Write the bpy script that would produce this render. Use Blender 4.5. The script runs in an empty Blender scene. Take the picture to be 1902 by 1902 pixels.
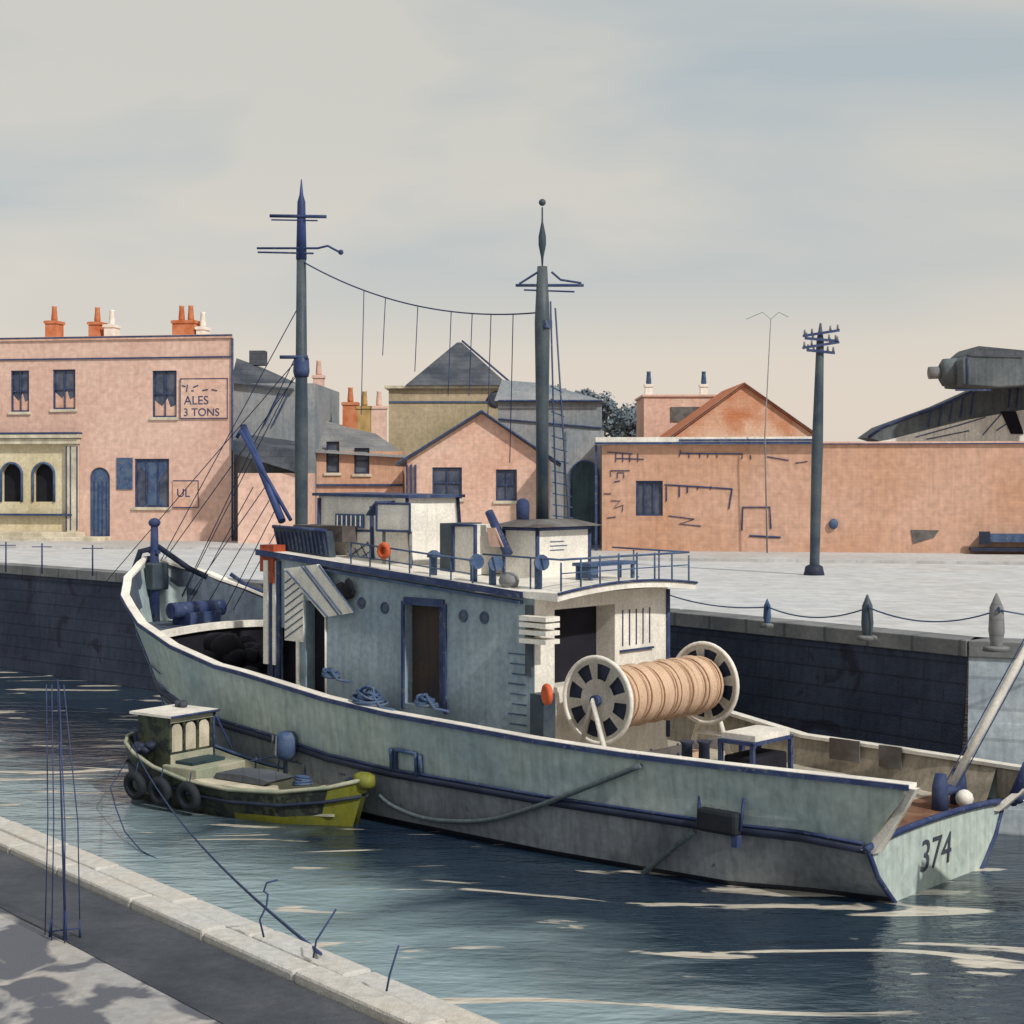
import bpy, bmesh, math, random
from mathutils import Vector, Matrix
random.seed(7)
R = math.radians
SC = bpy.context.scene
COL = SC.collection
F_PX, HOR, CX, EYE = 3000.0, 880.0, 951.0, 7.3      # lens (in photo pixels), horizon row, centre column, eye above water
QZ = 3.8                                             # quay level above water

# ------------------------------------------------------------------ frames
class Frame:
    """a ground position and heading; local x along u, local y to the left of it (away from viewer), z up"""
    def __init__(s, ox, oy, ux, uy):
        l = math.hypot(ux, uy); s.o = (ox, oy); s.u = (ux/l, uy/l); s.n = (-s.u[1], s.u[0])
    def w(s, x, y, z=0): return Vector((s.o[0]+s.u[0]*x+s.n[0]*y, s.o[1]+s.u[1]*x+s.n[1]*y, z))
    def at(s, px, py, y=0.0):
        k = (px-CX)/F_PX
        ax, ay = s.o[0]+s.n[0]*y, s.o[1]+s.n[1]*y
        x = (k*ay-ax)/(s.u[0]-k*s.u[1]); d = ay+s.u[1]*x
        return x, EYE-(py-HOR)*d/F_PX
    def atx(s, px, py, x=0.0):
        k = (px-CX)/F_PX
        ax, ay = s.o[0]+s.u[0]*x, s.o[1]+s.u[1]*x
        y = (k*ay-ax)/(s.n[0]-k*s.n[1]); d = ay+s.n[1]*y
        return y, EYE-(py-HOR)*d/F_PX
    def X(s, px, y=0.0): return s.at(px, 0, y)[0]
    def Z(s, px, py, y=0.0): return s.at(px, py, y)[1]
    def rot(s): return math.atan2(s.u[1], s.u[0])

# ------------------------------------------------------------------ materials
def mat(name, col, col2=None, scale=1.2, rough=0.75, bump=0.15, spec=0.3, metal=0.0, pat=None, psize=(0.5, 0.25), pdark=0.75, lo=0.78, hi=1.16, grime=None, streak=0.0, gdet=7, gdist=1.2):
    m = bpy.data.materials.new(name); m.use_nodes = True
    nt = m.node_tree; N = nt.nodes; L = nt.links
    b = N['Principled BSDF']; b.inputs['Roughness'].default_value = rough; b.inputs['Metallic'].default_value = metal
    b.inputs['Specular IOR Level'].default_value = spec
    tc = N.new('ShaderNodeTexCoord'); geo = N.new('ShaderNodeNewGeometry')
    src = tc.outputs['Object']
    def noise(sc, det=5, vec=None, dist=0.4):
        n = N.new('ShaderNodeTexNoise'); n.inputs['Scale'].default_value = sc; n.inputs['Detail'].default_value = det
        n.inputs['Distortion'].default_value = dist
        L.new(vec or src, n.inputs['Vector']); return n
    n1 = noise(scale, 4); n2 = noise(scale*14, 5); n3 = noise(scale*60, 3)
    c2 = col2 or tuple(c*hi for c in col)
    mp = N.new('ShaderNodeMapRange'); mp.inputs['From Min'].default_value = .36; mp.inputs['From Max'].default_value = .64
    L.new(n1.outputs['Fac'], mp.inputs['Value'])
    mx = N.new('ShaderNodeMix'); mx.data_type = 'RGBA'
    mx.inputs['A'].default_value = (*[c*lo for c in col], 1); mx.inputs['B'].default_value = (*c2, 1)
    L.new(mp.outputs['Result'], mx.inputs['Factor'])
    out = mx.outputs['Result']
    # mid-scale mottling
    m2 = N.new('ShaderNodeMapRange'); m2.inputs['From Min'].default_value = .3; m2.inputs['From Max'].default_value = .7
    m2.inputs['To Min'].default_value = .84; m2.inputs['To Max'].default_value = 1.12
    L.new(n2.outputs['Fac'], m2.inputs['Value'])
    def mul(a, f):
        v = N.new('ShaderNodeVectorMath'); v.operation = 'SCALE'; L.new(a, v.inputs[0]); L.new(f, v.inputs['Scale']); return v.outputs['Vector']
    out = mul(out, m2.outputs['Result'])
    hgt = n3.outputs['Fac']
    if streak:
        mpp = N.new('ShaderNodeMapping'); mpp.inputs['Scale'].default_value = (6, 6, .5); L.new(src, mpp.inputs['Vector'])
        ns = noise(1.3, 5, mpp.outputs['Vector'], 0.1)
        ms = N.new('ShaderNodeMapRange'); ms.inputs['From Min'].default_value = .42; ms.inputs['From Max'].default_value = .68
        ms.inputs['To Min'].default_value = 1.0; ms.inputs['To Max'].default_value = 1-streak
        L.new(ns.outputs['Fac'], ms.inputs['Value']); out = mul(out, ms.outputs['Result'])
    if grime:
        ng = noise(scale*2.2, gdet, None, gdist)
        mg = N.new('ShaderNodeMapRange'); mg.inputs['From Min'].default_value = grime[1]; mg.inputs['From Max'].default_value = grime[1]+.06
        L.new(ng.outputs['Fac'], mg.inputs['Value'])
        mm = N.new('ShaderNodeMix'); mm.data_type = 'RGBA'; L.new(mg.outputs['Result'], mm.inputs['Factor'])
        L.new(out, mm.inputs['A']); mm.inputs['B'].default_value = (*grime[0], 1); out = mm.outputs['Result']
    if pat:
        sx = N.new('ShaderNodeSeparateXYZ'); L.new(src, sx.inputs[0])
        cb = N.new('ShaderNodeCombineXYZ')
        if pat in ('wall', 'diag'):
            ad = N.new('ShaderNodeMath'); ad.operation = 'ADD' if pat == 'wall' else 'SUBTRACT'; L.new(sx.outputs['X'], ad.inputs[0]); L.new(sx.outputs['Y'], ad.inputs[1])
            L.new(ad.outputs[0], cb.inputs[0]); L.new(sx.outputs['Z'], cb.inputs[1])
        else:
            L.new(sx.outputs['X'], cb.inputs[0]); L.new(sx.outputs['Y'], cb.inputs[1])
        bt = N.new('ShaderNodeTexBrick'); L.new(cb.outputs[0], bt.inputs['Vector'])
        bt.inputs['Scale'].default_value = 1; bt.inputs['Brick Width'].default_value = psize[0]; bt.inputs['Row Height'].default_value = psize[1]
        bt.inputs['Mortar Size'].default_value = min(psize)*.06; bt.inputs['Color1'].default_value = (1, 1, 1, 1)
        bt.inputs['Color2'].default_value = (.93, .93, .93, 1); bt.inputs['Mortar'].default_value = (pdark, pdark, pdark, 1)
        bw = N.new('ShaderNodeRGBToBW'); L.new(bt.outputs['Color'], bw.inputs[0])
        out = mul(out, bw.outputs[0])
        ad2 = N.new('ShaderNodeMath'); ad2.operation = 'MULTIPLY_ADD'; L.new(bt.outputs['Fac'], ad2.inputs[0]); ad2.inputs[1].default_value = -.8
        L.new(hgt, ad2.inputs[2]); hgt = ad2.outputs[0]
    L.new(out, b.inputs['Base Color'])
    bp = N.new('ShaderNodeBump'); bp.inputs['Strength'].default_value = bump; bp.inputs['Distance'].default_value = .03
    L.new(hgt, bp.inputs['Height']); L.new(bp.outputs['Normal'], b.inputs['Normal'])
    return m

M = dict(
 ink=mat('ink_blue_paint', (.028, .05, .16), (.05, .075, .17), scale=2.5, rough=.6, grime=((.11, .13, .17), .60), bump=.4),
 inkd=mat('dark_iron_paint', (.022, .03, .06), scale=2, rough=.6),
 blue=mat('faded_blue_paint', (.05, .10, .23), (.09, .14, .24), scale=3, rough=.6, grime=((.15, .16, .18), .60), bump=.4),
 white=mat('white_paint', (.84, .80, .73), scale=1.5, rough=.55, streak=.10, lo=.86, hi=1.06),
 cream=mat('cream_paint', (.62, .56, .44), scale=1.5, rough=.6, streak=.15),
 hull=mat('pale_green_grey_hull_paint', (.44, .56, .60), (.52, .60, .55), scale=.35, grime=((.24, .19, .15), .74), rough=.5, streak=.22, spec=.4),
 hulld=mat('dark_grey_lower_hull_paint', (.22, .25, .29), (.30, .33, .36), scale=.5, grime=((.10, .09, .09), .66), rough=.5, streak=.3, spec=.4),
 boot=mat('black_boot_top', (.03, .035, .05), scale=1, rough=.5),
 house=mat('grey_blue_deckhouse_paint', (.31, .41, .50), (.37, .46, .52), scale=.6, rough=.5, streak=.2, spec=.4),
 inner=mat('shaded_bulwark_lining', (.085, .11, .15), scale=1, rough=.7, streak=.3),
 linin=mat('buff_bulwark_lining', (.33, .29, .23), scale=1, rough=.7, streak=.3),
 deck=mat('scrubbed_deck_planks', (.52, .47, .39), scale=1, rough=.8, pat='floor', psize=(3.0, .14), pdark=.45),
 deckb=mat('red_brown_deck_planks', (.17, .06, .035), (.26, .15, .09), scale=1.5, rough=.8, pat='floor', psize=(3.0, .14), pdark=.5),
 black=mat('dark_interior', (.012, .012, .02), scale=2, rough=.9),
 brown=mat('brown_wood_door', (.085, .06, .042), (.05, .04, .045), scale=1.5, rough=.7, streak=.3),
 roofb=mat('brown_grey_roof_canvas', (.12, .095, .09), (.17, .17, .17), scale=2, rough=.8),
 orange=mat('orange_paint', (.62, .12, .04), scale=4, rough=.55),
 red=mat('rust_red_paint', (.40, .075, .03), scale=4, rough=.6, streak=.3),
 drum=mat('sandy_net_twine', (.82, .57, .39), (.74, .52, .38), scale=2.5, rough=.95, bump=.4, pat='floor', psize=(8, .05), pdark=.8),
 mast=mat('grey_mast_paint', (.04, .065, .10), (.08, .10, .115), scale=1.2, rough=.5),
 masttop=mat('blue_mast_paint', (.035, .06, .18), scale=2, rough=.5),
 rope=mat('tarred_rope', (.04, .06, .14), scale=8, rough=.9),
 ropeg=mat('grey_green_rope', (.10, .13, .15), scale=8, rough=.9),
 tyre=mat('black_rubber', (.018, .022, .03), scale=4, rough=.75),
 pink=mat('pink_render', (.76, .49, .40), (.76, .53, .44), scale=.25, rough=.9, streak=.07, pat='wall', psize=(.45, .15), pdark=.93, lo=.9),
 pinkg=mat('pink_gable_render', (.78, .46, .35), (.76, .53, .43), scale=.3, rough=.9, streak=.1, pat='wall', psize=(.45, .15), pdark=.9, lo=.88),
 brick=mat('orange_brick', (.68, .38, .245), (.64, .40, .30), scale=.22, rough=.9, streak=.12, pat='wall', psize=(.45, .15), pdark=.9, lo=.84, grime=((.54, .32, .23), .66)),
 gableo=mat('orange_gable_brick', (.70, .27, .13), (.74, .47, .34), scale=.5, rough=.9, pat='wall', psize=(.45, .15), pdark=.85),
 ochre=mat('ochre_stone', (.47, .40, .25), (.52, .42, .29), scale=.3, rough=.9, streak=.15, pat='wall', psize=(.9, .35), pdark=.9),
 yellow=mat('yellow_cream_tiles', (.72, .62, .38), (.70, .62, .44), scale=.6, rough=.7, streak=.1),
 greyw=mat('blue_grey_render', (.27, .31, .35), (.33, .33, .34), scale=.3, rough=.9, streak=.2),
 slate=mat('dark_slate', (.06, .075, .105), (.11, .12, .14), scale=.6, rough=.8, pat='wall', psize=(.5, .3), pdark=.7),
 slatel=mat('pale_slate', (.20, .215, .24), (.26, .26, .26), scale=.6, rough=.8, pat='wall', psize=(.5, .3), pdark=.8),
 chim=mat('orange_chimney_clay', (.62, .17, .06), (.58, .24, .13), scale=2, rough=.9),
 pot=mat('ochre_chimney_clay', (.45, .30, .12), scale=2, rough=.9),
 glass=mat('dark_window_glass', (.035, .05, .10), (.10, .115, .16), scale=1.5, rough=.25, spec=.5),
 teal=mat('dark_teal_door_paint', (.02, .045, .07), (.035, .07, .085), scale=1, rough=.6, streak=.3),
 quay=mat('pale_quay_setts', (.60, .595, .60), (.54, .56, .585), scale=.12, rough=.9, pat='floor', psize=(1.6, .8), pdark=.9, lo=.92, bump=.1),
 pave=mat('pale_pavement', (.60, .58, .56), (.55, .55, .56), scale=.2, rough=.9, pat='floor', psize=(.9, .6), pdark=.9),
 kerb=mat('grey_kerb_stone', (.17, .185, .20), (.24, .245, .25), scale=.8, rough=.9, pat='diag', psize=(1.7, 1.0), pdark=.6),
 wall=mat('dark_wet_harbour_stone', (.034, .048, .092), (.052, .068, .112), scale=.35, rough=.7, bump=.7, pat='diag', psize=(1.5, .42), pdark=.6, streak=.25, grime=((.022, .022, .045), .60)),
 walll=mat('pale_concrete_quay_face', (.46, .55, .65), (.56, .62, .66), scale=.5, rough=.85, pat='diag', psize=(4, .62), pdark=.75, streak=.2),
 nground=mat('worn_near_quay_ground', (.54, .49, .44), (.33, .33, .34), scale=.7, rough=.85, gdet=3.5, gdist=.5, grime=((.11, .115, .14), .45), bump=.3),
 coping=mat('pale_granite_coping', (.62, .57, .50), (.52, .52, .51), scale=1.0, rough=.85, bump=.4, lo=.88),
 gutter=mat('dark_asphalt_strip', (.05, .06, .08), (.085, .092, .11), scale=1, rough=.85, bump=.5, lo=.8),
 lgreen=mat('weathered_green_boat_paint', (.10, .125, .075), (.05, .06, .05), scale=1.5, rough=.6, streak=.3, grime=((.025, .03, .03), .47)),
 lyel=mat('yellow_green_boat_paint', (.27, .27, .03), (.18, .20, .04), scale=1.5, rough=.55, streak=.2),
 lin=mat('pale_green_boat_lining', (.33, .38, .28), (.42, .40, .31), scale=2, rough=.75),
 conv=mat('grey_blue_steel_sheet', (.09, .115, .13), (.13, .155, .17), scale=.5, rough=.7, streak=.25),
 leaf=mat('dark_foliage', (.14, .19, .24), (.20, .24, .27), scale=1, rough=.9),
 bark=mat('tree_bark', (.06, .05, .04), scale=3, rough=.9),
 sheet=mat('white_corrugated_sheet', (.78, .76, .70), scale=.5, rough=.8, streak=.2, lo=.9),
)

# ------------------------------------------------------------------ mesh builder
class MB:
    def __init__(s): s.bm = bmesh.new()
    def v(s, p): return s.bm.verts.new(p)
    def face(s, pts):
        try: return s.bm.faces.new([s.v(p) for p in pts])
        except ValueError: return None
    def hexa(s, p):       # 4 bottom (ccw), 4 top
        v = [s.v(q) for q in p]
        for f in ((3, 2, 1, 0), (4, 5, 6, 7), (0, 1, 5, 4), (1, 2, 6, 5), (2, 3, 7, 6), (3, 0, 4, 7)):
            s.bm.faces.new([v[i] for i in f])
        return s
    def box(s, x0, x1, y0, y1, z0, z1):
        if x0 > x1: x0, x1 = x1, x0
        if y0 > y1: y0, y1 = y1, y0
        if z0 > z1: z0, z1 = z1, z0
        return s.hexa([(x0, y0, z0), (x1, y0, z0), (x1, y1, z0), (x0, y1, z0), (x0, y0, z1), (x1, y0, z1), (x1, y1, z1), (x0, y1, z1)])
    def prism(s, poly, f, d0, d1):     # poly of (a,b); f(a,d,b)->point
        A = [s.v(f(a, d0, b)) for a, b in poly]; B = [s.v(f(a, d1, b)) for a, b in poly]
        n = len(poly); s.bm.faces.new(A); s.bm.faces.new(B[::-1])
        for i in range(n): s.bm.faces.new([A[i], A[(i+1) % n], B[(i+1) % n], B[i]][::-1])
        return s
    def px(s, poly, y0, y1): return s.prism(poly, lambda a, d, b: (a, d, b), y0, y1)
    def pz(s, poly, z0, z1): return s.prism(poly, lambda a, d, b: (a, b, d), z0, z1)
    def tube(s, pts, r, n=8, caps=True):
        pts = [Vector(p) for p in pts]; rs = r if isinstance(r, (list, tuple)) else [r]*len(pts)
        rings = []; prev = None
        for i, p in enumerate(pts):
            if i == 0: t = pts[1]-p
            elif i == len(pts)-1: t = p-pts[i-1]
            else: t = pts[i+1]-pts[i-1]
            t = t.normalized() if t.length > 1e-9 else Vector((0, 0, 1))
            if prev is None:
                a = Vector((0, 0, 1)) if abs(t.z) < .9 else Vector((1, 0, 0))
                x = t.cross(a).normalized()
            else: x = (prev-t*prev.dot(t)).normalized()
            prev = x; y = t.cross(x)
            rings.append([s.v(p+(x*math.cos(2*math.pi*k/n)+y*math.sin(2*math.pi*k/n))*rs[i]) for k in range(n)])
        for a, b in zip(rings, rings[1:]):
            for k in range(n):
                f = s.bm.faces.new([a[k], a[(k+1) % n], b[(k+1) % n], b[k]]); f.smooth = n > 5
        if caps: s.bm.faces.new(rings[0][::-1]); s.bm.faces.new(rings[-1])
        return s
    def torus(s, c, ax, R0, r, n=20, m=8):
        c = Vector(c); ax = Vector(ax).normalized(); a = Vector((0, 0, 1)) if abs(ax.z) < .9 else Vector((1, 0, 0))
        x = ax.cross(a).normalized(); y = ax.cross(x); g = []
        for i in range(n):
            d = x*math.cos(2*math.pi*i/n)+y*math.sin(2*math.pi*i/n)
            g.append([s.v(c+d*(R0+r*math.cos(2*math.pi*j/m))+ax*r*math.sin(2*math.pi*j/m)) for j in range(m)])
        for i in range(n):
            for j in range(m):
                f = s.bm.faces.new([g[i][j], g[(i+1) % n][j], g[(i+1) % n][(j+1) % m], g[i][(j+1) % m]]); f.smooth = True
        return s
    def ball(s, c, r, sx=1, sy=1, sz=1, jit=0):
        ret = bmesh.ops.create_icosphere(s.bm, subdivisions=2, radius=r)
        for v in ret['verts']:
            k = 1+random.uniform(-jit, jit)
            v.co = Vector((v.co.x*sx*k, v.co.y*sy*k, v.co.z*sz*k))+Vector(c)
            for f in v.link_faces: f.smooth = True
        return s
    def wallgrid(s, f, a0, a1, z0, z1, holes, rev=.25):
        """front skin with real openings; f(a,depth,z)->point; holes (a0,a1,z0,z1)"""
        A = sorted({a0, a1, *[h[0] for h in holes], *[h[1] for h in holes]}); Zs = sorted({z0, z1, *[h[2] for h in holes], *[h[3] for h in holes]})
        A = [a for a in A if a0 <= a <= a1]; Zs = [z for z in Zs if z0 <= z <= z1]
        for i in range(len(A)-1):
            for j in range(len(Zs)-1):
                ca, cz = (A[i]+A[i+1])/2, (Zs[j]+Zs[j+1])/2
                if any(h[0] < ca < h[1] and h[2] < cz < h[3] for h in holes): continue
                s.face([f(A[i], 0, Zs[j]), f(A[i+1], 0, Zs[j]), f(A[i+1], 0, Zs[j+1]), f(A[i], 0, Zs[j+1])])
        for h in holes:
            c = [(h[0], h[2]), (h[1], h[2]), (h[1], h[3]), (h[0], h[3])]
            for k in range(4):
                p, q = c[k], c[(k+1) % 4]
                s.face([f(p[0], 0, p[1]), f(p[0], rev, p[1]), f(q[0], rev, q[1]), f(q[0], 0, q[1])])
        return s
    def build(s, name, m, parent=None, bevel=0, **kw):
        me = bpy.data.meshes.new(name); 
        bmesh.ops.recalc_face_normals(s.bm, faces=s.bm.faces)
        s.bm.to_mesh(me); s.bm.free(); me.materials.append(M[m] if isinstance(m, str) else m)
        o = bpy.data.objects.new(name, me); COL.objects.link(o)
        if parent: o.parent = parent
        if bevel:
            b = o.modifiers.new('bevel', 'BEVEL'); b.width = bevel; b.segments = 2; b.limit_method = 'ANGLE'
        for k, v in kw.items(): o[k] = v
        return o

def thing(name, label, cat, loc=(0, 0, 0), rz=0, group=None):
    o = bpy.data.objects.new(name, None); COL.objects.link(o); o.empty_display_size = .3
    o.location = loc; o.rotation_euler = (0, 0, rz); o['label'] = label; o['category'] = cat
    if group: o['group'] = group
    return o
def tag(o, label, cat, group=None):
    o['label'] = label; o['category'] = cat
    if group: o['group'] = group
    return o
def fthing(name, label, cat, F, z=0, group=None): return thing(name, label, cat, (F.o[0], F.o[1], z), F.rot(), group)
def setloc(o, p, rz=0): o.location = p; o.rotation_euler = (0, 0, rz); return o
def text_mesh(body, size, name, m, parent, origin, xdir, zdir, shear=0, ext=.006, label=None):
    cu = bpy.data.curves.new('t', 'FONT'); cu.body = body; cu.size = size; cu.extrude = ext; cu.shear = shear
    t = bpy.data.objects.new('t', cu); me = bpy.data.meshes.new_from_object(t); bpy.data.objects.remove(t)
    me.name = name; me.materials.clear(); me.materials.append(M[m])
    x = Vector(xdir).normalized(); z = Vector(zdir).normalized(); n = x.cross(z)
    me.transform(Matrix(((x.x, z.x, n.x, origin[0]), (x.y, z.y, n.y, origin[1]), (x.z, z.z, n.z, origin[2]), (0, 0, 0, 1))))
    o = bpy.data.objects.new(name, me); COL.objects.link(o); o.parent = parent
    if label: o['label'] = label
    return o
def sag(a, b, s, n=14):
    a, b = Vector(a), Vector(b)
    return [a.lerp(b, i/n)-Vector((0, 0, s*4*(i/n)*(1-i/n))) for i in range(n+1)]

# ------------------------------------------------------------------ setting
def ground_pt(px, py, z=QZ):
    d = (EYE-z)*F_PX/(py-HOR); return ((px-CX)/F_PX*d, d)
Q = [(-70, 80), (-19.8, 61.8), (3.8, 40.6), (9.45, 33.4), (14.5, 31.2), (60, 8)]
m = MB(); far = [(70, 8), (900, 900), (-900, 900), (-80, 80)]
m.face([(x, y, QZ) for x, y in Q+far]); quay = m.build('ground', 'quay'); quay['kind'] = 'structure'
# pavement in front of the far buildings, one kerb step up
K = [(-75, 94), (-27, 76), (-14, 74.5), (1, 66), (26, 60.5), (90, 50)]
m = MB(); m.pz([(x, y) for x, y in K]+[(90, 160), (-75, 160)], QZ-.05, QZ+.12)
m.build('pavement', 'pave')['kind'] = 'structure'
# water and its bed
wm = bpy.data.materials.new('harbour_water'); wm.use_nodes = True
nt = wm.node_tree; N = nt.nodes; L = nt.links; b = N['Principled BSDF']
b.inputs['IOR'].default_value = 1.75; b.inputs['Specular IOR Level'].default_value = .5
tc = N.new('ShaderNodeTexCoord')
def wn(sx, sy, sc, det, rot=35, dist=.3):
    mp = N.new('ShaderNodeMapping'); mp.inputs['Scale'].default_value = (sx, sy, 1); mp.inputs['Rotation'].default_value = (0, 0, R(rot))
    L.new(tc.outputs['Object'], mp.inputs['Vector'])
    n = N.new('ShaderNodeTexNoise'); n.inputs['Scale'].default_value = sc; n.inputs['Detail'].default_value = det; n.inputs['Distortion'].default_value = dist
    L.new(mp.outputs['Vector'], n.inputs['Vector']); return n
big = wn(.5, 1.2, .25, 3, 20); mid = wn(.7, 1.7, .9, 3, 12); rip = wn(.8, 1.8, 3.2, 4, 8); fine = wn(1, 1.6, 9, 3, 25)
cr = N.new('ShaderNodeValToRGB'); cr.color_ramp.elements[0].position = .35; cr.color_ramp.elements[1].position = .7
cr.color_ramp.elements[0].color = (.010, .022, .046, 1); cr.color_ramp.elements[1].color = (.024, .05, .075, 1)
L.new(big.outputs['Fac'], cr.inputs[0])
# base colour paints the hull's dark reflection on the water, paler towards the near quay
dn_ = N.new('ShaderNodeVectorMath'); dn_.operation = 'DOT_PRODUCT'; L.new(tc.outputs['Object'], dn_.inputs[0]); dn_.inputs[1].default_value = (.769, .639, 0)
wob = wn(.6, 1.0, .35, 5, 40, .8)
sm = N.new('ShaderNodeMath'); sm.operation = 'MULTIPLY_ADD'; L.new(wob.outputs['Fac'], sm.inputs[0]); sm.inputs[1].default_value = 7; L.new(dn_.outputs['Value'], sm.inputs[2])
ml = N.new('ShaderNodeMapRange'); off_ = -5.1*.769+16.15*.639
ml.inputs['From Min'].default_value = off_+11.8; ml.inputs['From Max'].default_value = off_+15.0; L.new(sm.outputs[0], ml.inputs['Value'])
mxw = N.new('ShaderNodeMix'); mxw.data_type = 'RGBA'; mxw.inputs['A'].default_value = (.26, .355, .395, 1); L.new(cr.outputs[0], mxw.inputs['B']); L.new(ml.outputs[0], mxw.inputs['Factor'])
# cream streaks painted into the base colour as bright glints on the water
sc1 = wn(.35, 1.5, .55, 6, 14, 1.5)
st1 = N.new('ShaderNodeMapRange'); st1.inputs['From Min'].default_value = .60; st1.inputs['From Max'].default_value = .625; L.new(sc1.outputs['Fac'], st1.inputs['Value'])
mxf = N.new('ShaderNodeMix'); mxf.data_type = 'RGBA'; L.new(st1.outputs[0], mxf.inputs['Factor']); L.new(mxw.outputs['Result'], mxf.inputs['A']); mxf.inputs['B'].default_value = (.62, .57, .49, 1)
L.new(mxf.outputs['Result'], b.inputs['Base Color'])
b.inputs['Roughness'].default_value = .06
def madd(a, k, c):
    q = N.new('ShaderNodeMath'); q.operation = 'MULTIPLY_ADD'; L.new(a, q.inputs[0]); q.inputs[1].default_value = k
    if c is None: q.inputs[2].default_value = 0
    else: L.new(c, q.inputs[2])
    return q.outputs[0]
h = madd(mid.outputs['Fac'], .55, None); h = madd(rip.outputs['Fac'], .20, h); h = madd(fine.outputs['Fac'], .035, h)
bp = N.new('ShaderNodeBump'); bp.inputs['Strength'].default_value = 1; bp.inputs['Distance'].default_value = .13
L.new(h, bp.inputs['Height']); L.new(bp.outputs['Normal'], b.inputs['Normal'])
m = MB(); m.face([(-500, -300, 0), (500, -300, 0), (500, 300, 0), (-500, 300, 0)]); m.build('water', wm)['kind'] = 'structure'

# far harbour wall: dark stone, battered, with a kerb course on top
def quay_wall(pts, matn, kmat, name, label, kh=.28, inset=.0):
    o = thing(name, label, 'wall', (pts[0][0], pts[0][1], 0))
    ox, oy = pts[0]
    m = MB(); k = MB()
    for (a, b_) in zip(pts, pts[1:]):
        dx, dy = b_[0]-a[0], b_[1]-a[1]; l = math.hypot(dx, dy); nx, ny = dy/l, -dx/l   # towards the water
        def P(p, off, z): return (p[0]-ox+nx*off, p[1]-oy+ny*off, z)
        for z0, z1, o0, o1 in ((-1.5, .5, .55, .35), (.5, 2.2, .33, .16), (2.2, QZ-kh, .15, .03)):
            m.face([P(a, o0, z0), P(b_, o0, z0), P(b_, o1, z1), P(a, o1, z1)])
            m.face([P(a, o1, z1), P(b_, o1, z1), P(b_, o1-.03, z1), P(a, o1-.03, z1)])
        k.hexa([P(a, -.75, QZ-kh), P(a, .09, QZ-kh), P(b_, .09, QZ-kh), P(b_, -.75, QZ-kh), P(a, -.75, QZ+.06), P(a, .09, QZ+.06), P(b_, .09, QZ+.06), P(b_, -.75, QZ+.06)])
    m.build('wall_face', matn, o); k.build('kerb', kmat, o, bevel=.02)
    return o
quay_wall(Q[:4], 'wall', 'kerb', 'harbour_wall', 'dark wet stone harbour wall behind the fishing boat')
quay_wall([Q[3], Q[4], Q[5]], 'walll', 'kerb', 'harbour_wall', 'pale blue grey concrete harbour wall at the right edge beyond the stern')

# near quay, lower left
NF = Frame(-5.1, 16.15, .639, -.769)
m = MB(); pts = [NF.w(-20, -.55), NF.w(26, -.55), NF.w(26, -60), NF.w(-20, -60)]
m.face([(p.x, p.y, QZ) for p in pts]); g = m.build('near_quay_ground', 'nground'); g['kind'] = 'structure'; g.name = 'path'
m = MB(); pts = [NF.w(-20, -.47), NF.w(26, -.47), NF.w(26, -1.25), NF.w(-20, -1.25)]
m.face([(p.x, p.y, QZ+.006) for p in pts]); g = m.build('asphalt_strip', 'gutter'); g['kind'] = 'structure'
nw = fthing('harbour_wall', 'pale granite coping and face of the near quay at bottom left', 'wall', NF)
m = MB(); m.hexa([(-20, -.5, -1.5), (26, -.5, -1.5), (26, .12, -1.5), (-20, .12, -1.5), (-20, -.5, QZ-.22), (26, -.5, QZ-.22), (26, -.03, QZ-.22), (-20, -.03, QZ-.22)])
m.build('wall_face', 'wall', nw)
m = MB(); x = -20
while x < 26:
    l = random.uniform(1.0, 1.6); j = random.uniform(-.012, .012)
    m.box(x, x+l-.02, -.44, -.22, QZ-.21, QZ+.07+j); m.box(x+.3, x+l+.27, -.21, .03, QZ-.21, QZ+.06-j); x += l
m.build('coping', 'coping', nw, bevel=.025)

# ------------------------------------------------------------------ buildings
def xz(a, d, z): return (a, d, z)
def window(root, F, px0, px1, py0, py1, y=0, nx=2, nz=2, z_base=0, arch=False, fm='ink', sill=True, boards=None):
    """window part with pane and sill sub-parts; returns the opening"""
    xa, za = F.at(px0, py1, y); xb, zb = F.at(px1, py0, y); za -= z_base; zb -= z_base
    t = .07; m = MB()
    m.box(xa, xa+t, y+.06, y+.14, za, zb); m.box(xb-t, xb, y+.06, y+.14, za, zb)
    m.box(xa+t, xb-t, y+.06, y+.14, za, za+t); m.box(xa+t, xb-t, y+.06, y+.14, zb-t, zb)
    for i in range(1, nx): c = xa+(xb-xa)*i/nx; m.box(c-.025, c+.025, y+.075, y+.13, za+t, zb-t)
    for i in range(1, nz): c = za+(zb-za)*i/nz; m.box(xa+t, xb-t, y+.08, y+.125, c-.025, c+.025)
    w = m.build('window', fm, root)
    MB().box(xa, xb, y+.16, y+.2, za, zb).build('pane', 'glass', w)
    if sill: MB().box(xa-.12, xb+.12, y-.1, y+.05, za-.14, za-.003).build('sill', 'cream', w)
    return (xa, xb, za, zb), w
def arch_poly(xa, xb, za, zb, n=10):
    c = (xa+xb)/2; r = (xb-xa)/2; k = min(r, (zb-za)*.45)
    return [(xa, za), (xb, za)]+[(c+r*math.cos(math.pi*i/n), zb-k+k*math.sin(math.pi*i/n)) for i in range(n+1)]
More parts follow.
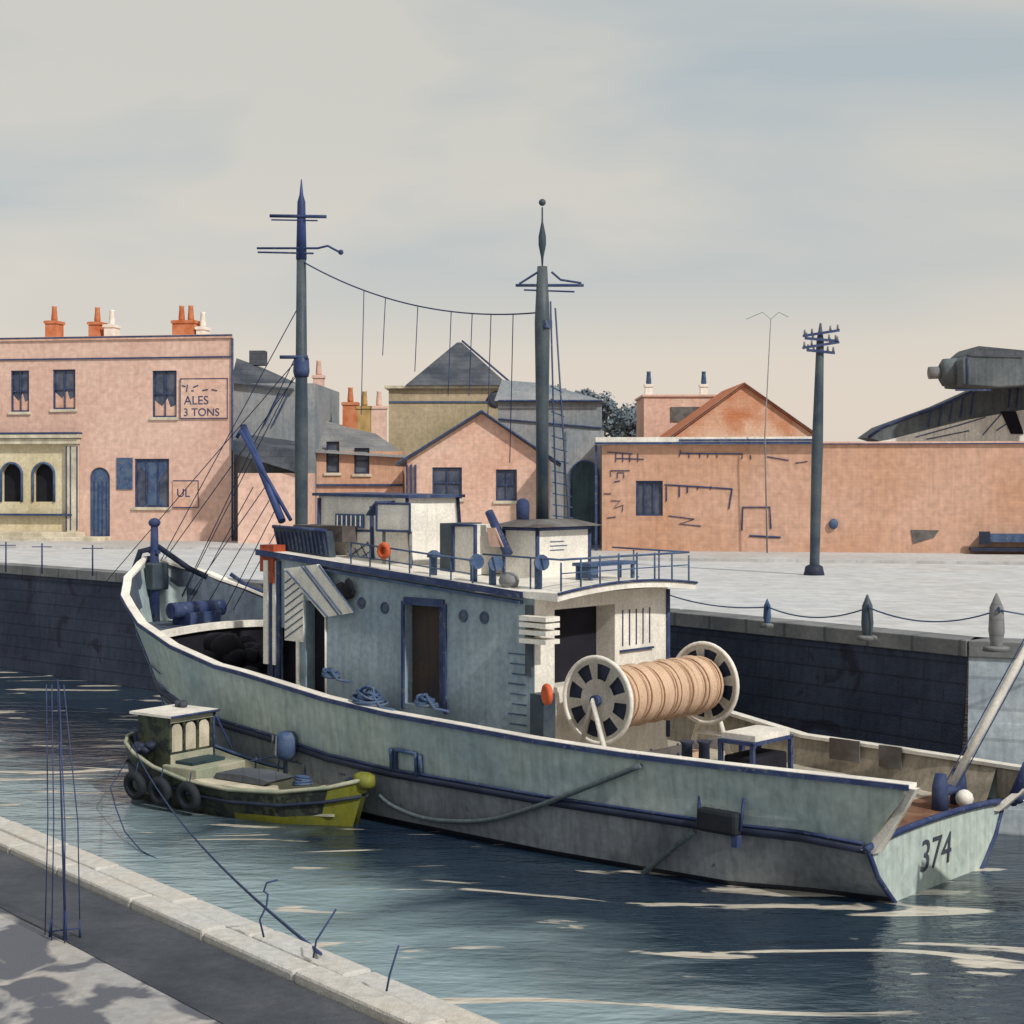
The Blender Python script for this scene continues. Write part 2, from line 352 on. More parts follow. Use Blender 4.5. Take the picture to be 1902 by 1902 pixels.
def shell(root, x0, x1, y1, z1, holes, wm_, z0=0, roof=True, name='wall', skew=0):
    m = MB(); m.wallgrid(xz, x0, x1, z0, z1, holes)
    m.face([(x0, 0, z0), (x0, y1, z0), (x0, y1, z1), (x0, 0, z1)]); m.face([(x1, 0, z0), (x1+skew*y1, y1, z0), (x1+skew*y1, y1, z1), (x1, 0, z1)])
    m.face([(x0, y1, z0), (x1+skew*y1, y1, z0), (x1+skew*y1, y1, z1), (x0, y1, z1)])
    if roof: m.face([(x0, 0, z1), (x1, 0, z1), (x1, y1, z1), (x0, y1, z1)])
    return m.build(name, wm_, root)
def chimney(root, x, y, z, w, h, d=.6, pots=1, mt='chim', ptm='chim'):
    c = MB().box(x-w/2, x+w/2, y-d/2, y+d/2, z, z+h).box(x-w/2-.06, x+w/2+.06, y-d/2-.06, y+d/2+.06, z+h-.16, z+h-.02).build('chimney', mt, root)
    for i in range(pots):
        px_ = x+(i-(pots-1)/2)*w*.42
        MB().tube([(px_, y, z+h-.01), (px_, y, z+h+.12), (px_, y, z+h+.7), (px_, y, z+h+.78)], [.15, .17, .12, .15], 10).build('chimney_pot', ptm, c)
    return c

# --- the pink public house, left
PF = Frame(*ground_pt(430, 1010)[0:2], 1, 0); PF = Frame(-14.07, 81, .9725, -.0)   # right front corner
PF = Frame(-14.07, 81, 1, -.18)
pub = fthing('public_house', 'long pink two storey public house with parapet and yellow arched shop front', 'building', PF, QZ+.12)
B0 = QZ+.12
def pz_(px, py, y=0): x, z = PF.at(px, py, y); return x, z-B0
holes = []
for (a, b_, c, d) in ((20, 54, 688, 765), (98, 140, 686, 760), (283, 328, 688, 775)):
    h_, w_ = window(pub, PF, a, b_, c, d, 0, 2, 2, B0); holes.append(h_)
for h0, wo in list(zip(holes, [o for o in pub.children if o.name.startswith('window')])):
    a_, b2, c_, d_ = h0; w0_ = b2-a_
    MB().px([(a_+.08, c_+.08), (b2-.08, c_+.08), (b2-.08, c_+.62), (b2-w0_*.3, c_+.5), (b2-w0_*.42, c_+.95), (a_+w0_*.35, c_+.55), (a_+.08, c_+.85)], .145, .158).build('curtain', 'pinkg', wo)
# ground-floor window with side shutter and draped curtain
h_, w_ = window(pub, PF, 250, 314, 852, 942, 0, 3, 1, B0); holes.append(h_)
c0 = (h_[0]+h_[1])/2
MB().px([(h_[0]+.1, h_[3]-.1), (h_[1]-.1, h_[3]-.1), (c0+.25, h_[2]+1.1), (c0+.5, h_[2]+.1), (c0-.5, h_[2]+.1), (c0-.1, h_[2]+1.2)], .145, .158).build('curtain', 'blue', w_)
hd = (*pz_(166, 985), *pz_(204, 868)); hd = (hd[0], hd[2], 0.02, hd[3]); holes.append(hd)
xl = pz_(-160, 0)[0]; ztop = pz_(430, 625)[1]
# arched shop front openings
ar = []
for (a, b_, c, d) in ((3, 42, 860, 932), (62, 102, 860, 932), (-62, -22, 860, 932)):
    xa, za = pz_(a, d); xb, zb = pz_(b_, c); ar.append((xa, xb, za, zb))
sx0, sx1 = pz_(-160, 0)[0], pz_(128, 0)[0]; sz1 = pz_(100, 825)[1]; sz0 = pz_(100, 945)[1]
shell(pub, xl, 0, 12, ztop-.05, holes+[(sx0, sx1, .3, sz1)], 'pink', roof=False, skew=-.42)
MB().pz([(xl, .02), (-.05, .02), (-5.09, 12), (xl, 12)], ztop-.25, ztop-.2).build('roof', 'slatel', pub)
# shop front
m = MB(); f = lambda a, d, z: (a, d-.06, z)
m.wallgrid(f, sx0, sx1, .3, sz1, ar, .35)
for (xa, xb, za, zb) in ar:        # spandrels that round the heads
    c = (xa+xb)/2; r = (xb-xa)/2
    for sgn in (-1, 1):
        poly = [(c+sgn*r, zb)]+[(c+sgn*r*math.cos(t), zb-r+r*math.sin(t)) for t in [i*math.pi/2/6 for i in range(7)]]
        m.px(poly, -.058, .3)
sf = m.build('shop_front', 'yellow', pub)
for (xa, xb, za, zb) in ar: MB().box(xa-.02, xb+.02, .3, .34, za, zb).build('arched_pane', 'black', sf)
for (xa, xb, za, zb) in ar:
    c = (xa+xb)/2; r = (xb-xa)/2
    MB().tube([(xa, -.08, za)]+[(c-r*math.cos(i*math.pi/10), -.08, zb-r+r*math.sin(i*math.pi/10)) for i in range(11)]+[(xb, -.08, za)], .07, 6).build('arch_trim', 'blue', sf)
m = MB(); m.box(sx0, pz_(150, 0)[0], -.42, -.02, sz1, sz1+.28); m.box(sx0, pz_(153, 0)[0], -.55, -.02, sz1+.30, sz1+.5); m.build('cornice', 'cream', pub, bevel=.02)
m = MB(); m.box(sx0, pz_(153, 0)[0], -.575, -.02, sz1+.51, sz1+.6); m.box(sx0, pz_(152, 0)[0], -.44, -.02, sz1+.285, sz1+.298); m.build('cornice_edge', 'ink', pub)
m = MB(); xa, xb = pz_(129, 0)[0], pz_(147, 0)[0]; m.box(xa, xb, -.3, -.02, .3, sz1-.002); m.build('pilaster', 'cream', pub, bevel=.02)
m = MB()
for px_ in (128, 136, 148): x_ = pz_(px_, 0)[0]; m.box(x_-.025, x_+.025, -.325, -.28, .5, sz1-.1)
m.build('pilaster_edge', 'ink', pub)
m = MB(); m.box(sx0, pz_(160, 0)[0], -.9, -.07, 0, .42); m.box(sx0, pz_(208, 0)[0], -1.5, -.07, -.1, .2); m.build('step', 'cream', pub, bevel=.03)
m = MB(); m.box(sx0, sx1+.3, -.4, -.075, sz0-.35, sz0-.25); m.build('ledge', 'ink', pub)
# panelled door in arched frame
dr = MB(); dr.px(arch_poly(hd[0]+.02, hd[1]-.02, hd[2], hd[3]-.02), .1, .2); dr = dr.build('door', 'blue', pub)
m = MB()
for i in range(1, 5): x_ = hd[0]+(hd[1]-hd[0])*i/5; m.box(x_-.02, x_+.02, .07, .095, .2, hd[3]-.7)
m.build('door_batten', 'ink', dr)
for sgn, xx in ((1, hd[0]), (-1, hd[1])):
    pass
m = MB(); c = (hd[0]+hd[1])/2; r = (hd[1]-hd[0])/2
for sgn in (-1, 1):
    m.px([(c+sgn*r, hd[3])]+[(c+sgn*r*math.cos(i*math.pi/12), hd[3]-r+r*math.sin(i*math.pi/12)) for i in range(7)], 0.005, .2)
m.build('door_head', 'pink', pub)
# parapet band, string course
MB().pz([(xl, -.1), (.1, -.1), (-4.98, 12.1), (xl, 12.1)], ztop-.07, ztop+.12).build('parapet_cap', 'pinkg', pub)
m = MB(); zs = ztop-1.05; m.box(xl, .06, -.07, -.005, zs, zs+.07); m.box(xl, .07, -.12, -.105, ztop+.03, ztop+.1); m.build('string_course', 'ink', pub)
m = MB(); m.tube([(.08, -.08, .1), (.08, -.08, ztop-.1)], .06, 8); m.build('downpipe', 'ink', pub)
m = MB(); m.box(h_[0]-.95, h_[0]-.1, -.06, -.01, h_[2]+.9, h_[3]+.05); m.build('shutter', 'blue', pub)
for (px_, w, hh, pots, mt, ptm, py_) in ((101, .62, 1.15, 1, 'chim', 'chim', 622), (181, .6, 1.05, 1, 'chim', 'chim', 622), (208, .5, .9, 1, 'white', 'white', 622), (346, 1.2, 1.05, 2, 'chim', 'chim', 620), (377, .4, .7, 1, 'white', 'white', 620), (-60, 1.2, 1.1, 2, 'chim', 'chim', 622)):
    x_ = pz_(px_, 0, 3)[0]; chimney(pub, x_, 3, ztop-.22, w, hh+.3, .9, pots, mt, ptm)
# painted signboards
xa, z0_ = pz_(335, 778); xb, z1_ = pz_(424, 702)
sg = fthing('signboard', 'pale painted sign reading ales high on the pink wall beside a window', 'sign', PF, B0)
MB().box(xa, xb, -.07, -.008, z0_, z1_).build('board', 'pinkg', sg)
m = MB(); t = .045
m.box(xa, xb, -.085, -.072, z1_-t, z1_); m.box(xa, xb, -.085, -.072, z0_, z0_+t); m.box(xb-t, xb, -.085, -.072, z0_+t, z1_-t); m.box(xa, xa+t, -.085, -.072, z0_+t, z1_-t); m.build('border', 'ink', sg)
text_mesh('ALES', .62, 'lettering', 'ink', sg, (xa+.22, -.078, z0_+.72), (1, 0, 0), (0, 0, 1))
text_mesh('3 TONS', .56, 'lettering', 'ink', sg, (xa+.18, -.078, z0_+.14), (1, 0, 0), (0, 0, 1))
m = MB()
for (a, b_, c, d) in ((.12, 1.68, .32, 1.62), (.42, 1.72, .36, 1.36), (.62, 1.42, .74, 1.40), (.72, 1.58, .98, 1.68), (1.2, 1.42, 1.5, 1.46), (1.7, 1.46, 1.98, 1.40)):
    MB().tube([(xa+a, -.082, z0_+b_), (xa+c, -.082, z0_+d)], .03, 5).build('lettering', 'ink', sg)
m.bm.free()
xa, z0_ = pz_(322, 943); xb, z1_ = pz_(370, 892)
sg = fthing('signboard', 'small pale sign beside the lower window of the pink building', 'sign', PF, B0)
MB().box(xa, xb, -.07, -.008, z0_, z1_).build('board', 'pinkg', sg)
m = MB(); m.box(xa, xb, -.085, -.072, z1_-t, z1_); m.box(xa, xb, -.085, -.072, z0_, z0_+t); m.box(xb-t, xb, -.085, -.072, z0_+t, z1_-t); m.build('border', 'ink', sg)
text_mesh('UL', .6, 'lettering', 'ink', sg, (xa+.2, -.078, z0_+.55), (1, 0, 0), (0, 0, 1))

# --- grey house with slate roof and dark lean-to
GF = Frame((434-CX)/F_PX*81.6, 81.6, 1, -.03)
gh = fthing('grey_house', 'blue grey rendered house with dark slate roof beside the pink public house', 'building', GF, B0)
W = GF.X(585); zt = GF.Z(500, 712)-B0
shell(gh, 0, W, 9, zt, [], 'greyw')
za, zb = GF.Z(440, 662)-B0, GF.Z(535, 705)-B0; xr = GF.X(540)
MB().hexa([(-.1, -.3, zt+.01), (xr+.2, -.3, zt-.35), (xr+.2, 9, zt-.3), (-.1, 9, zt+.05), (-.1, 1.2, za), (xr-.4, 1.2, zb), (xr-.4, 8, zb), (-.1, 8, za)]).build('roof', 'slate', gh)
MB().box(.4, 1.2, 2, 2.8, za-.3, za+.45).build('chimney', 'slate', gh)
xa, z_ = GF.at(442, 812, -2); xb, z2 = GF.at(560, 878, -2); z_ -= B0; z2 -= B0
MB().hexa([(xa, -3.2, z_-.8), (xb, -3.2, z2), (xb, -.02, z2), (xa, -.02, z_-.8), (xa, -3.2, z_-.2), (xb, -3.2, z2+1.1), (xb, -.02, z2+1.5), (xa, -.02, z_+.2)]).build('lean_to_roof', 'slate', gh)
MB().box(xa+.2, W, -3, -.03, 0, z2-.02).build('lean_to_wall', 'pink', gh)
m = MB()
for i in range(2):
    a = GF.at(520+16*i, 730, -.1); b_ = GF.at(490+16*i, 790, -.1); m.tube([(a[0], -.1, a[1]-B0), (b_[0], -.1, b_[1]-B0)], .05, 5)
m.build('wall_strut', 'ink', gh)

# --- brick house with grey roof, chimneys
F2 = Frame((565-CX)/F_PX*82, 82, 1, .04)
bh = fthing('brick_house', 'low orange brick house with pale grey slate roof and a row of chimneys', 'building', F2, B0)
W = F2.X(748); ze = F2.Z(650, 838)-B0; zr = F2.Z(600, 768)-B0; zr2 = F2.Z(700, 800)-B0
hs = []
for (a, b_, c, d) in ((606, 630, 820, 878), (658, 686, 832, 880)):
    h_, w_ = window(bh, F2, a, b_, c, d, 0, 1, 2, B0, fm='inkd'); hs.append(h_)
shell(bh, 0, W, 8, ze, hs, 'brick', roof=False)
MB().hexa([(-.3, -.4, ze-.02), (W+.3, -.4, ze-.35), (W+.3, 8, ze-.35), (-.3, 8, ze-.02), (-.3, 3.6, zr), (W-1.6, 3.6, zr2), (W-1.6, 4.2, zr2), (-.3, 4.2, zr)]).build('roof', 'slatel', bh)
m = MB(); m.box(0, W, -.12, -.01, F2.Z(650, 903)-B0, F2.Z(650, 899)-B0); m.build('string_course', 'ink', bh)
for (px_, w, pt, pb, mt) in ((592, .55, 685, 790, 'pink'), (651, .8, 735, 800, 'chim'), (677, .7, 742, 800, 'pot'), (704, .8, 742, 805, 'pink')):
    x_, z1_ = F2.at(px_, pt, 3.9); z0_ = F2.Z(px_, pb, 3.9)-B0; chimney(bh, x_, 3.9, z0_-.4, w, z1_-B0-z0_-.35+.4, .8, 1, mt, mt)

# --- ochre hipped building behind
F3 = Frame((722-CX)/F_PX*104, 104, 1, 0)
oc = fthing('hipped_building', 'ochre stone building with dark pyramid slate roof behind the pink gable', 'building', F3, B0)
W = F3.X(932); ze = F3.Z(800, 722)-B0
shell(oc, 0, W, 9, ze, [], 'ochre')
m = MB(); x0, x1 = F3.X(754), F3.X(945); ap, az = F3.at(853, 636, 4)
m.hexa([(x0, -.5, ze+.2), (x1, -.5, ze+.2), (x1, 9.3, ze+.2), (x0, 9.3, ze+.2), (ap-.15, 4, az-B0), (ap+.15, 4, az-B0), (ap+.15, 4.6, az-B0), (ap-.15, 4.6, az-B0)]); m.build('roof', 'slate', oc)
m = MB(); m.box(-.25, W+2, -.3, 9.2, ze+.01, ze+.19); m.build('eaves', 'cream', oc)
m = MB(); a = F3.at(856, 632, -.8); b_ = F3.at(945, 716, -.8); m.tube([(ap+.2, 4, az-B0+.1), (x1+.2, -.6, ze+.3)], .07, 5); m.build('ridge', 'ink', oc)
m = MB(); m.box(0, W-.5, -.08, -.01, F3.Z(800, 748)-B0, F3.Z(800, 745)-B0); m.build('string_course', 'blue', oc)
x_, z_ = F3.at(921, 742, -.1); MB().ball((x_, -.05, z_-B0), .6, 1, .15, .9, .1).build('attic_window', 'slate', oc)

# --- pink gabled house
F4 = Frame((756-CX)/F_PX*76, 76, 1, -.02)
gb = fthing('gabled_house', 'pink rendered house with pointed gable between the two masts', 'building', F4, B0)
W = F4.X(1022); zeL = F4.Z(756, 855)-B0; ap, az = F4.at(895, 768); az -= B0
hs = []
for (a, b_, c, d) in ((803, 858, 868, 926), (921, 960, 872, 930)):
    h_, w_ = window(gb, F4, a, b_, c, d, 0, 2, 2, B0); hs.append(h_)
shell(gb, 0, W, 9, zeL, hs, 'pinkg', roof=False)
MB().px([(0, zeL), (W, zeL), (ap, az)], 0, 9).build('gable', 'pinkg', gb)
m = MB()
m.hexa([(-.5, -.35, zeL-.28), (ap, -.35, az+.03), (ap, 9.2, az+.03), (-.5, 9.2, zeL-.28), (-.5, -.35, zeL-.13), (ap, -.35, az+.18), (ap, 9.2, az+.18), (-.5, 9.2, zeL-.13)])
m.hexa([(ap, -.35, az+.03), (W+.5, -.35, zeL-.28), (W+.5, 9.2, zeL-.28), (ap, 9.2, az+.03), (ap, -.35, az+.18), (W+.5, -.35, zeL-.13), (W+.5, 9.2, zeL-.13), (ap, 9.2, az+.18)])
m.build('roof', 'slatel', gb)
m = MB(); m.tube([(-.5, -.38, zeL-.2), (ap, -.38, az+.1), (W+.5, -.38, zeL-.2)], .05, 5); m.build('bargeboard', 'ink', gb)
m = MB()
for px_ in (752, 760, 768): x_ = F4.X(px_)+.1; m.tube([(x_, -.1, 0), (x_, -.1, zeL-.2)], .05, 5)
m.build('downpipe', 'ink', gb)

# --- tall grey building with dark door
F5 = Frame((925-CX)/F_PX*92, 92, 1, 0)
gr = fthing('grey_warehouse', 'large blue grey warehouse with dark tall door behind the after mast', 'building', F5, B0)
W = F5.X(1118); z1 = F5.Z(1000, 745)-B0
shell(gr, 0, W, 10, z1, [], 'greyw')
zt = F5.Z(960, 700)-B0
MB().hexa([(-.2, -.3, z1+.01), (W+.2, -.3, z1-.02), (W+.2, 10, z1), (-.2, 10, z1), (.2, 3, zt), (W-3.2, 3, zt-.2), (W-3.2, 6, zt-.2), (.2, 6, zt)]).build('roof', 'greyw', gr)
m = MB(); a = F5.at(925, 716, -.4); b_ = F5.at(1095, 722, -.4); m.tube([(a[0], -.4, z1), (W, -.4, z1)], .06, 5); a = F5.at(900, 772, -.1); m.tube([(0, -.1, F5.Z(925, 778)-B0), (W, -.1, F5.Z(1118, 795)-B0)], .05, 5); m.build('gutter', 'ink', gr)
# dark sliding door annex, nearer
F5b = Frame((1052-CX)/F_PX*73, 73, 1, 0)
an = fthing('doorway_tower', 'narrow grey entrance block with tall rounded dark teal door beside the brick wall', 'building', F5b, B0)
W = F5b.X(1122); z1 = F5b.Z(1100, 800)-B0
shell(an, 0, W, 4, z1, [], 'greyw')
xa, za = F5b.at(1060, 1012); xb, zb = F5b.at(1111, 856)
MB().px(arch_poly(xa, xb, max(.02, za-B0), zb-B0), -.08, -.01).build('door', 'teal', an)
MB().tube([(p[0], -.09, p[1]) for p in arch_poly(xa, xb, max(.02, za-B0), zb-B0)[1:]]+[(xa, -.09, .05)], .05, 6).build('door_frame', 'ink', an)

# --- long brick shed wall, right
F6 = Frame((1118-CX)/F_PX*71, 71, 1, -.15)
sh = fthing('brick_shed', 'long flat roofed orange brick shed with small windows behind the telegraph pole', 'building', F6, B0)
W = F6.X(2100); z1 = F6.Z(1400, 826)-B0
hs = []
h_, w_ = window(sh, F6, 1181, 1231, 893, 958, 0, 3, 1, B0, sill=False); hs.append(h_)
shell(sh, 0, W, 8, z1, hs, 'brick')
m = MB(); m.box(-.25, F6.X(1522), -.3, 8.1, z1+.01, z1+.34); m.build('parapet', 'white', sh)
m = MB(); m.box(-.28, F6.X(1524), -.34, -.305, z1+.02, z1+.12); m.box(F6.X(1262), F6.X(1524), -.33, -.303, z1+.16, z1+.24); m.box(-.3, -.2, -.1, -.02, 0, z1); m.build('parapet_edge', 'ink', sh)
MB().box(F6.X(1524), W, -.1, 8.1, z1+.01, z1+.12).build('coping', 'pinkg', sh)
MB().box(F6.X(1524), W, -.13, -.103, z1+.0, z1+.045).build('coping_edge', 'ink', sh)
# pen-like brick marks and hoarding strip fixed to the wall
m = MB()
def stroke(*pp, r=.028):
    r *= .75; MB().tube([(F6.at(a, b_)[0], -.03, F6.at(a, b_)[1]-B0) for a, b_ in pp], r, 5).build('signwriting', 'ink', sh)
stroke((1235, 900), (1360, 908), r=.045); stroke((1360, 908), (1354, 945), r=.045)
for i, (a, l) in enumerate(((1238, 28), (1262, 20), (1277, 12), (1296, 6), (1320, 6))): stroke((a, 903), (a, 903+l), r=.04)
stroke((1378, 985), (1380, 942), (1430, 942), (1432, 982), r=.05); stroke((1392, 995), (1450, 998), r=.06)
stroke((1242, 958), (1290, 964), (1262, 973), (1302, 977)); stroke((1262, 848), (1264, 836)); stroke((1264, 842), (1380, 843), (1378, 852), r=.035)
for a in (1280, 1300, 1315, 1332): stroke((a, 843), (a, 850))
stroke((1394, 845), (1395, 853)); stroke((1425, 848), (1465, 855)); stroke((1478, 860), (1500, 857))
stroke((1128, 840), (1175, 843)); stroke((1144, 851), (1196, 853)); 
for a in (1144, 1157, 1170, 1185): stroke((a, 842), (a, 858))
stroke((1135, 885), (1134, 874), (1170, 874)); stroke((1147, 888), (1147, 878), (1159, 878), (1159, 888)); stroke((1141, 895), (1152, 893))
stroke((1122, 917), (1135, 917)); stroke((1135, 930), (1152, 930), (1140, 944), (1158, 938), (1156, 950)); stroke((1128, 962), (1144, 960)); 
m.bm.free()
x_, z_ = F6.at(1548, 973); MB().ball((x_, -.12, z_-B0), .2, 1, .5, 1.2).build('wall_lamp', 'blue', sh)
m = MB(); p = [(1692, 984), (1744, 985), (1735, 998), (1696, 1010)]; m.px([(F6.at(a, b_)[0], F6.at(a, b_)[1]-B0) for a, b_ in p], -.04, -.005); m.build('patched_render', 'roofb', sh)
m = MB(); a, z_ = F6.at(1822, 995); z_ -= B0; m.box(a, W, -.5, -.01, z_-.25, z_+.1); m.build('loading_ledge', 'blue', sh)
m = MB(); m.box(a-.15, a+.3, -.6, -.5, z_-.35, z_+.2); m.box(a-.5, W, -.9, -.02, z_-.62, z_-.48); m.build('ledge_bracket', 'inkd', sh)

# --- pink house + orange gable behind the shed
F7 = Frame((1196-CX)/F_PX*98, 98, 1, 0)
ph = fthing('pink_cottage', 'small pink house with two thin chimneys behind the brick shed', 'building', F7, B0)
W = F7.X(1335); z1 = F7.Z(1250, 737)-B0
shell(ph, 0, W, 6, z1, [], 'pinkg')
MB().box(-.1, W+.1, -.12, 6.1, z1+.01, z1+.13).build('parapet', 'pink', ph)
x_, z_ = F7.at(1270, 768); MB().box(x_-.8, x_+1.0, -.06, -.01, z_-.5-B0, z_+.4-B0).build('window', 'roofb', ph)
for px_ in (1207, 1310): chimney(ph, F7.X(px_), .8, z1+.1, .45, .7, .5, 1, 'white', 'blue')
F8 = Frame((1252-CX)/F_PX*88, 88, 1, 0)
og = fthing('gabled_house', 'orange brick gable end rising behind the long brick shed', 'building', F8, B0)
W = F8.X(1516); zE = F8.Z(1380, 812)-B0; ap, az = F8.at(1382, 716); az -= B0
MB().box(0, W, 0, 9, 0, zE).build('wall', 'gableo', og)
MB().px([(0, zE+.01), (W, zE+.01), (ap, az)], 0, 9).build('gable', 'gableo', og)
m = MB()
m.hexa([(-.3, -.2, zE-.15), (ap, -.2, az+.02), (ap, 9.1, az+.02), (-.3, 9.1, zE-.15), (-.3, -.2, zE), (ap, -.2, az+.17), (ap, 9.1, az+.17), (-.3, 9.1, zE)])
m.hexa([(ap, -.2, az+.02), (W+.3, -.2, zE-.15), (W+.3, 9.1, zE-.15), (ap, 9.1, az+.02), (ap, -.2, az+.17), (W+.3, -.2, zE), (W+.3, 9.1, zE), (ap, 9.1, az+.17)])
m.build('roof', 'chim', og)
MB().tube([(-.3, -.22, zE-.05), (ap, -.22, az+.1), (W+.3, -.22, zE-.05)], .035, 5).build('bargeboard', 'slate', og)
# thin wireless pole
p = ground_pt(1420, 1050); p = ((1425-CX)/F_PX*69.0, 69.0)
wp = thing('aerial_pole', 'very thin pale grey aerial pole in front of the brick shed', 'pole', (p[0], p[1], QZ+.1))
MB().tube([(0, 0, 0), (-.1, 0, 5), (.15, 0, 10.0)], [.035, .03, .018], 6).build('pole', 'slatel', wp)
MB().tube([(-.9, 0, 10.0), (-.2, 0, 10.3), (.15, 0, 10.0), (.5, 0, 10.3), (.9, 0, 10.1)], .014, 5).build('aerial', 'slatel', wp)

# --- white store with sloping conveyor and engine cabin, far right
F9 = Frame((1600-CX)/F_PX*80, 80, 1, 0)
ws = fthing('white_store', 'white sheeted store with low sloping roof at the right behind the shed', 'building', F9, B0)
W = F9.X(2200); z0_ = F9.Z(1600, 832)-B0
pl = [F9.at(*q) for q in ((1618, 822), (1650, 817), (1720, 799), (1800, 779), (1902, 761), (2050, 720), (2200, 750))]
MB().px([(0, 0), (W, 0)]+[(a, b_-B0) for a, b_ in pl[::-1]], 0, .09).box(0, W, .1, 8, 0, 4.5).build('wall', 'sheet', ws)
xa, za = F9.at(1867, 764, -.1); xb, zb = F9.at(1895, 806, -.1)
MB().hexa([(xa+.3, -.06, zb-B0), (xb+.2, -.06, zb-B0), (xb+.2, -.01, zb-B0), (xa+.3, -.01, zb-B0), (xa-.2, -.06, za-B0), (xb-.2, -.06, za-B0), (xb-.2, -.01, za-B0), (xa-.2, -.01, za-B0)]).build('doorway', 'black', ws)
m = MB()
for pp in (((1700, 812), (1780, 790), (1830, 775)), ((1825, 808), (1860, 768)), ((1850, 800), (1880, 780)), ((1720, 816), (1800, 800))):
    m.tube([(F9.at(a, b_)[0], -.03, F9.at(a, b_)[1]-B0) for a, b_ in pp], .03, 5)
m.build('sheet_seam', 'blue', ws)
cv = fthing('conveyor_gantry', 'long sloping dark steel conveyor rising to the right over the white store', 'conveyor', F9, B0)
top = [F9.at(*q, .1) for q in ((1612, 812), (1640, 792), (1750, 752), (1902, 684), (2050, 620))]
bot = [F9.at(*q, .1) for q in ((2050, 730), (1902, 771), (1800, 789), (1720, 809), (1650, 824))]
MB().px([(a, b_-B0) for a, b_ in top+bot], .1, 2.6).build('gallery', 'conv', cv)
m = MB(); m.tube([(a, .06, b_-B0) for a, b_ in top], .08, 6)
for px_, t_, b2 in ((1725, 762, 796), (1745, 754, 794), (1765, 746, 786), (1785, 738, 780), (1805, 730, 774), (1875, 700, 760), (1890, 692, 760)):
    a = F9.at(px_+4, t_, .08); c = F9.at(px_-2, b2-3, .08); m.tube([(a[0], .08, a[1]-B0), (c[0], .08, c[1]-B0)], .05, 5)
m.build('truss', 'ink', cv)
m = MB()
for px_ in (1700, 1850, 2000):
    a = F9.X(px_, 1.4); MB().tube([(a, 1.4, 4.4), (a, 1.4, F9.Z(px_, 800 if px_ == 1700 else (770 if px_ == 1850 else 720), 1.4)-B0+.2)], .15, 6).build('gantry_leg', 'conv', cv)
m.bm.free()
eb = fthing('engine_cabin', 'dark grey conveyor head cabin with round snout against the sky at right', 'machine house', F9, B0)
pl = [F9.at(*q, -1.5) for q in ((1775, 718), (1772, 672), (1800, 648), (1880, 656), (1990, 662), (1990, 712), (1840, 722))]
MB().px([(a, b_-B0) for a, b_ in pl], -2.9, .6).build('cabin', 'conv', eb, bevel=.06)
pl = [F9.at(*q, -1.5) for q in ((1781, 664), (1802, 647), (1885, 655), (1882, 668), (1795, 666))]
MB().px([(a, b_-B0) for a, b_ in pl], -2.96, .5).build('roof', 'slate', eb)
a, z_ = F9.at(1765, 692, -1.2); z_ -= B0
MB().tube([(a-.5, -1.2, z_), (a-.35, -1.2, z_), (a+.35, -1.2, z_)], [.45, .68, .72], 14).build('collar', 'conv', eb)
MB().tube([(a-1.05, -1.2, z_-.02), (a-.45, -1.2, z_)], .3, 12).build('snout', 'slatel', eb)
MB().tube([(a+.36, -2.95, z_-.7), (a+.36, -2.95, z_+.6)], .05, 6).box(a-.2, a+1.5, -2.9, -2.8, z_-.98, z_-.9).build('frame_bar', 'ink', eb)
MB().hexa([(F9.X(1905), -1.6, 0), (F9.X(1905)+.5, -1.6, 0), (F9.X(1905)+.5, -.9, 0), (F9.X(1905), -.9, 0)]+[(F9.X(1905), -1.6, z_), (F9.X(1905)+.5, -1.6, z_), (F9.X(1905)+.5, -.9, z_), (F9.X(1905), -.9, z_)]).build('support_leg', 'conv', eb)

# --- trees between roofs
def tree(px_, py_, d, w, h_, label):
    x, z = (px_-CX)/F_PX*d, EYE-(py_-HOR)*d/F_PX
    t = thing('tree', label, 'tree', (x, d, QZ), 0, 'treetops showing between the roofs')
    H = z-QZ
    m = MB(); m.tube([(0, 0, 0), (.1, 0, H*.5), (-.1, 0, H*.85)], [.3, .22, .08], 8)
    for k in range(5):
        a = k*1.3; m.tube([(0, 0, H*(.5+.06*k)), (math.cos(a)*w*.35, math.sin(a)*w*.35, H*(.68+.05*k))], [.1, .03], 5)
    m.build('trunk', 'bark', t)
    m = MB()
    cl = [(random.uniform(-.5, .5)*w, random.uniform(-.4, .4)*w, H-h_*random.uniform(.15, .95), random.uniform(.16, .3)*w) for _ in range(16)]
    for cx, cy, cz, r in cl:
        for _ in range(90):
            v = Vector((random.gauss(0, 1), random.gauss(0, 1), random.gauss(0, .8))).normalized()*r*random.uniform(.5, 1.05)
            c = Vector((cx, cy, cz))+v; a = Vector((random.gauss(0, 1), random.gauss(0, 1), random.gauss(0, 1))).normalized()
            bq = a.cross(v).normalized() if a.cross(v).length > .01 else Vector((1, 0, 0)); s_ = random.uniform(.1, .22)
            m.face([c-a*s_, c+bq*s_*.6, c+a*s_, c-bq*s_*.6])
    m.build('crown', 'leaf', t)
tree(1010, 715, 118, 2.6, 2.0, 'dark bluish treetop left of the after mast over the grey warehouse')
tree(1098, 728, 112, 2.8, 2.0, 'dark bluish treetop just right of the after mast')
tree(1140, 746, 116, 3.0, 2.2, 'dark bluish treetop over the end of the grey warehouse')
tree(1172, 762, 112, 2.0, 2.0, 'dark bluish treetop touching the left edge of the pink cottage')

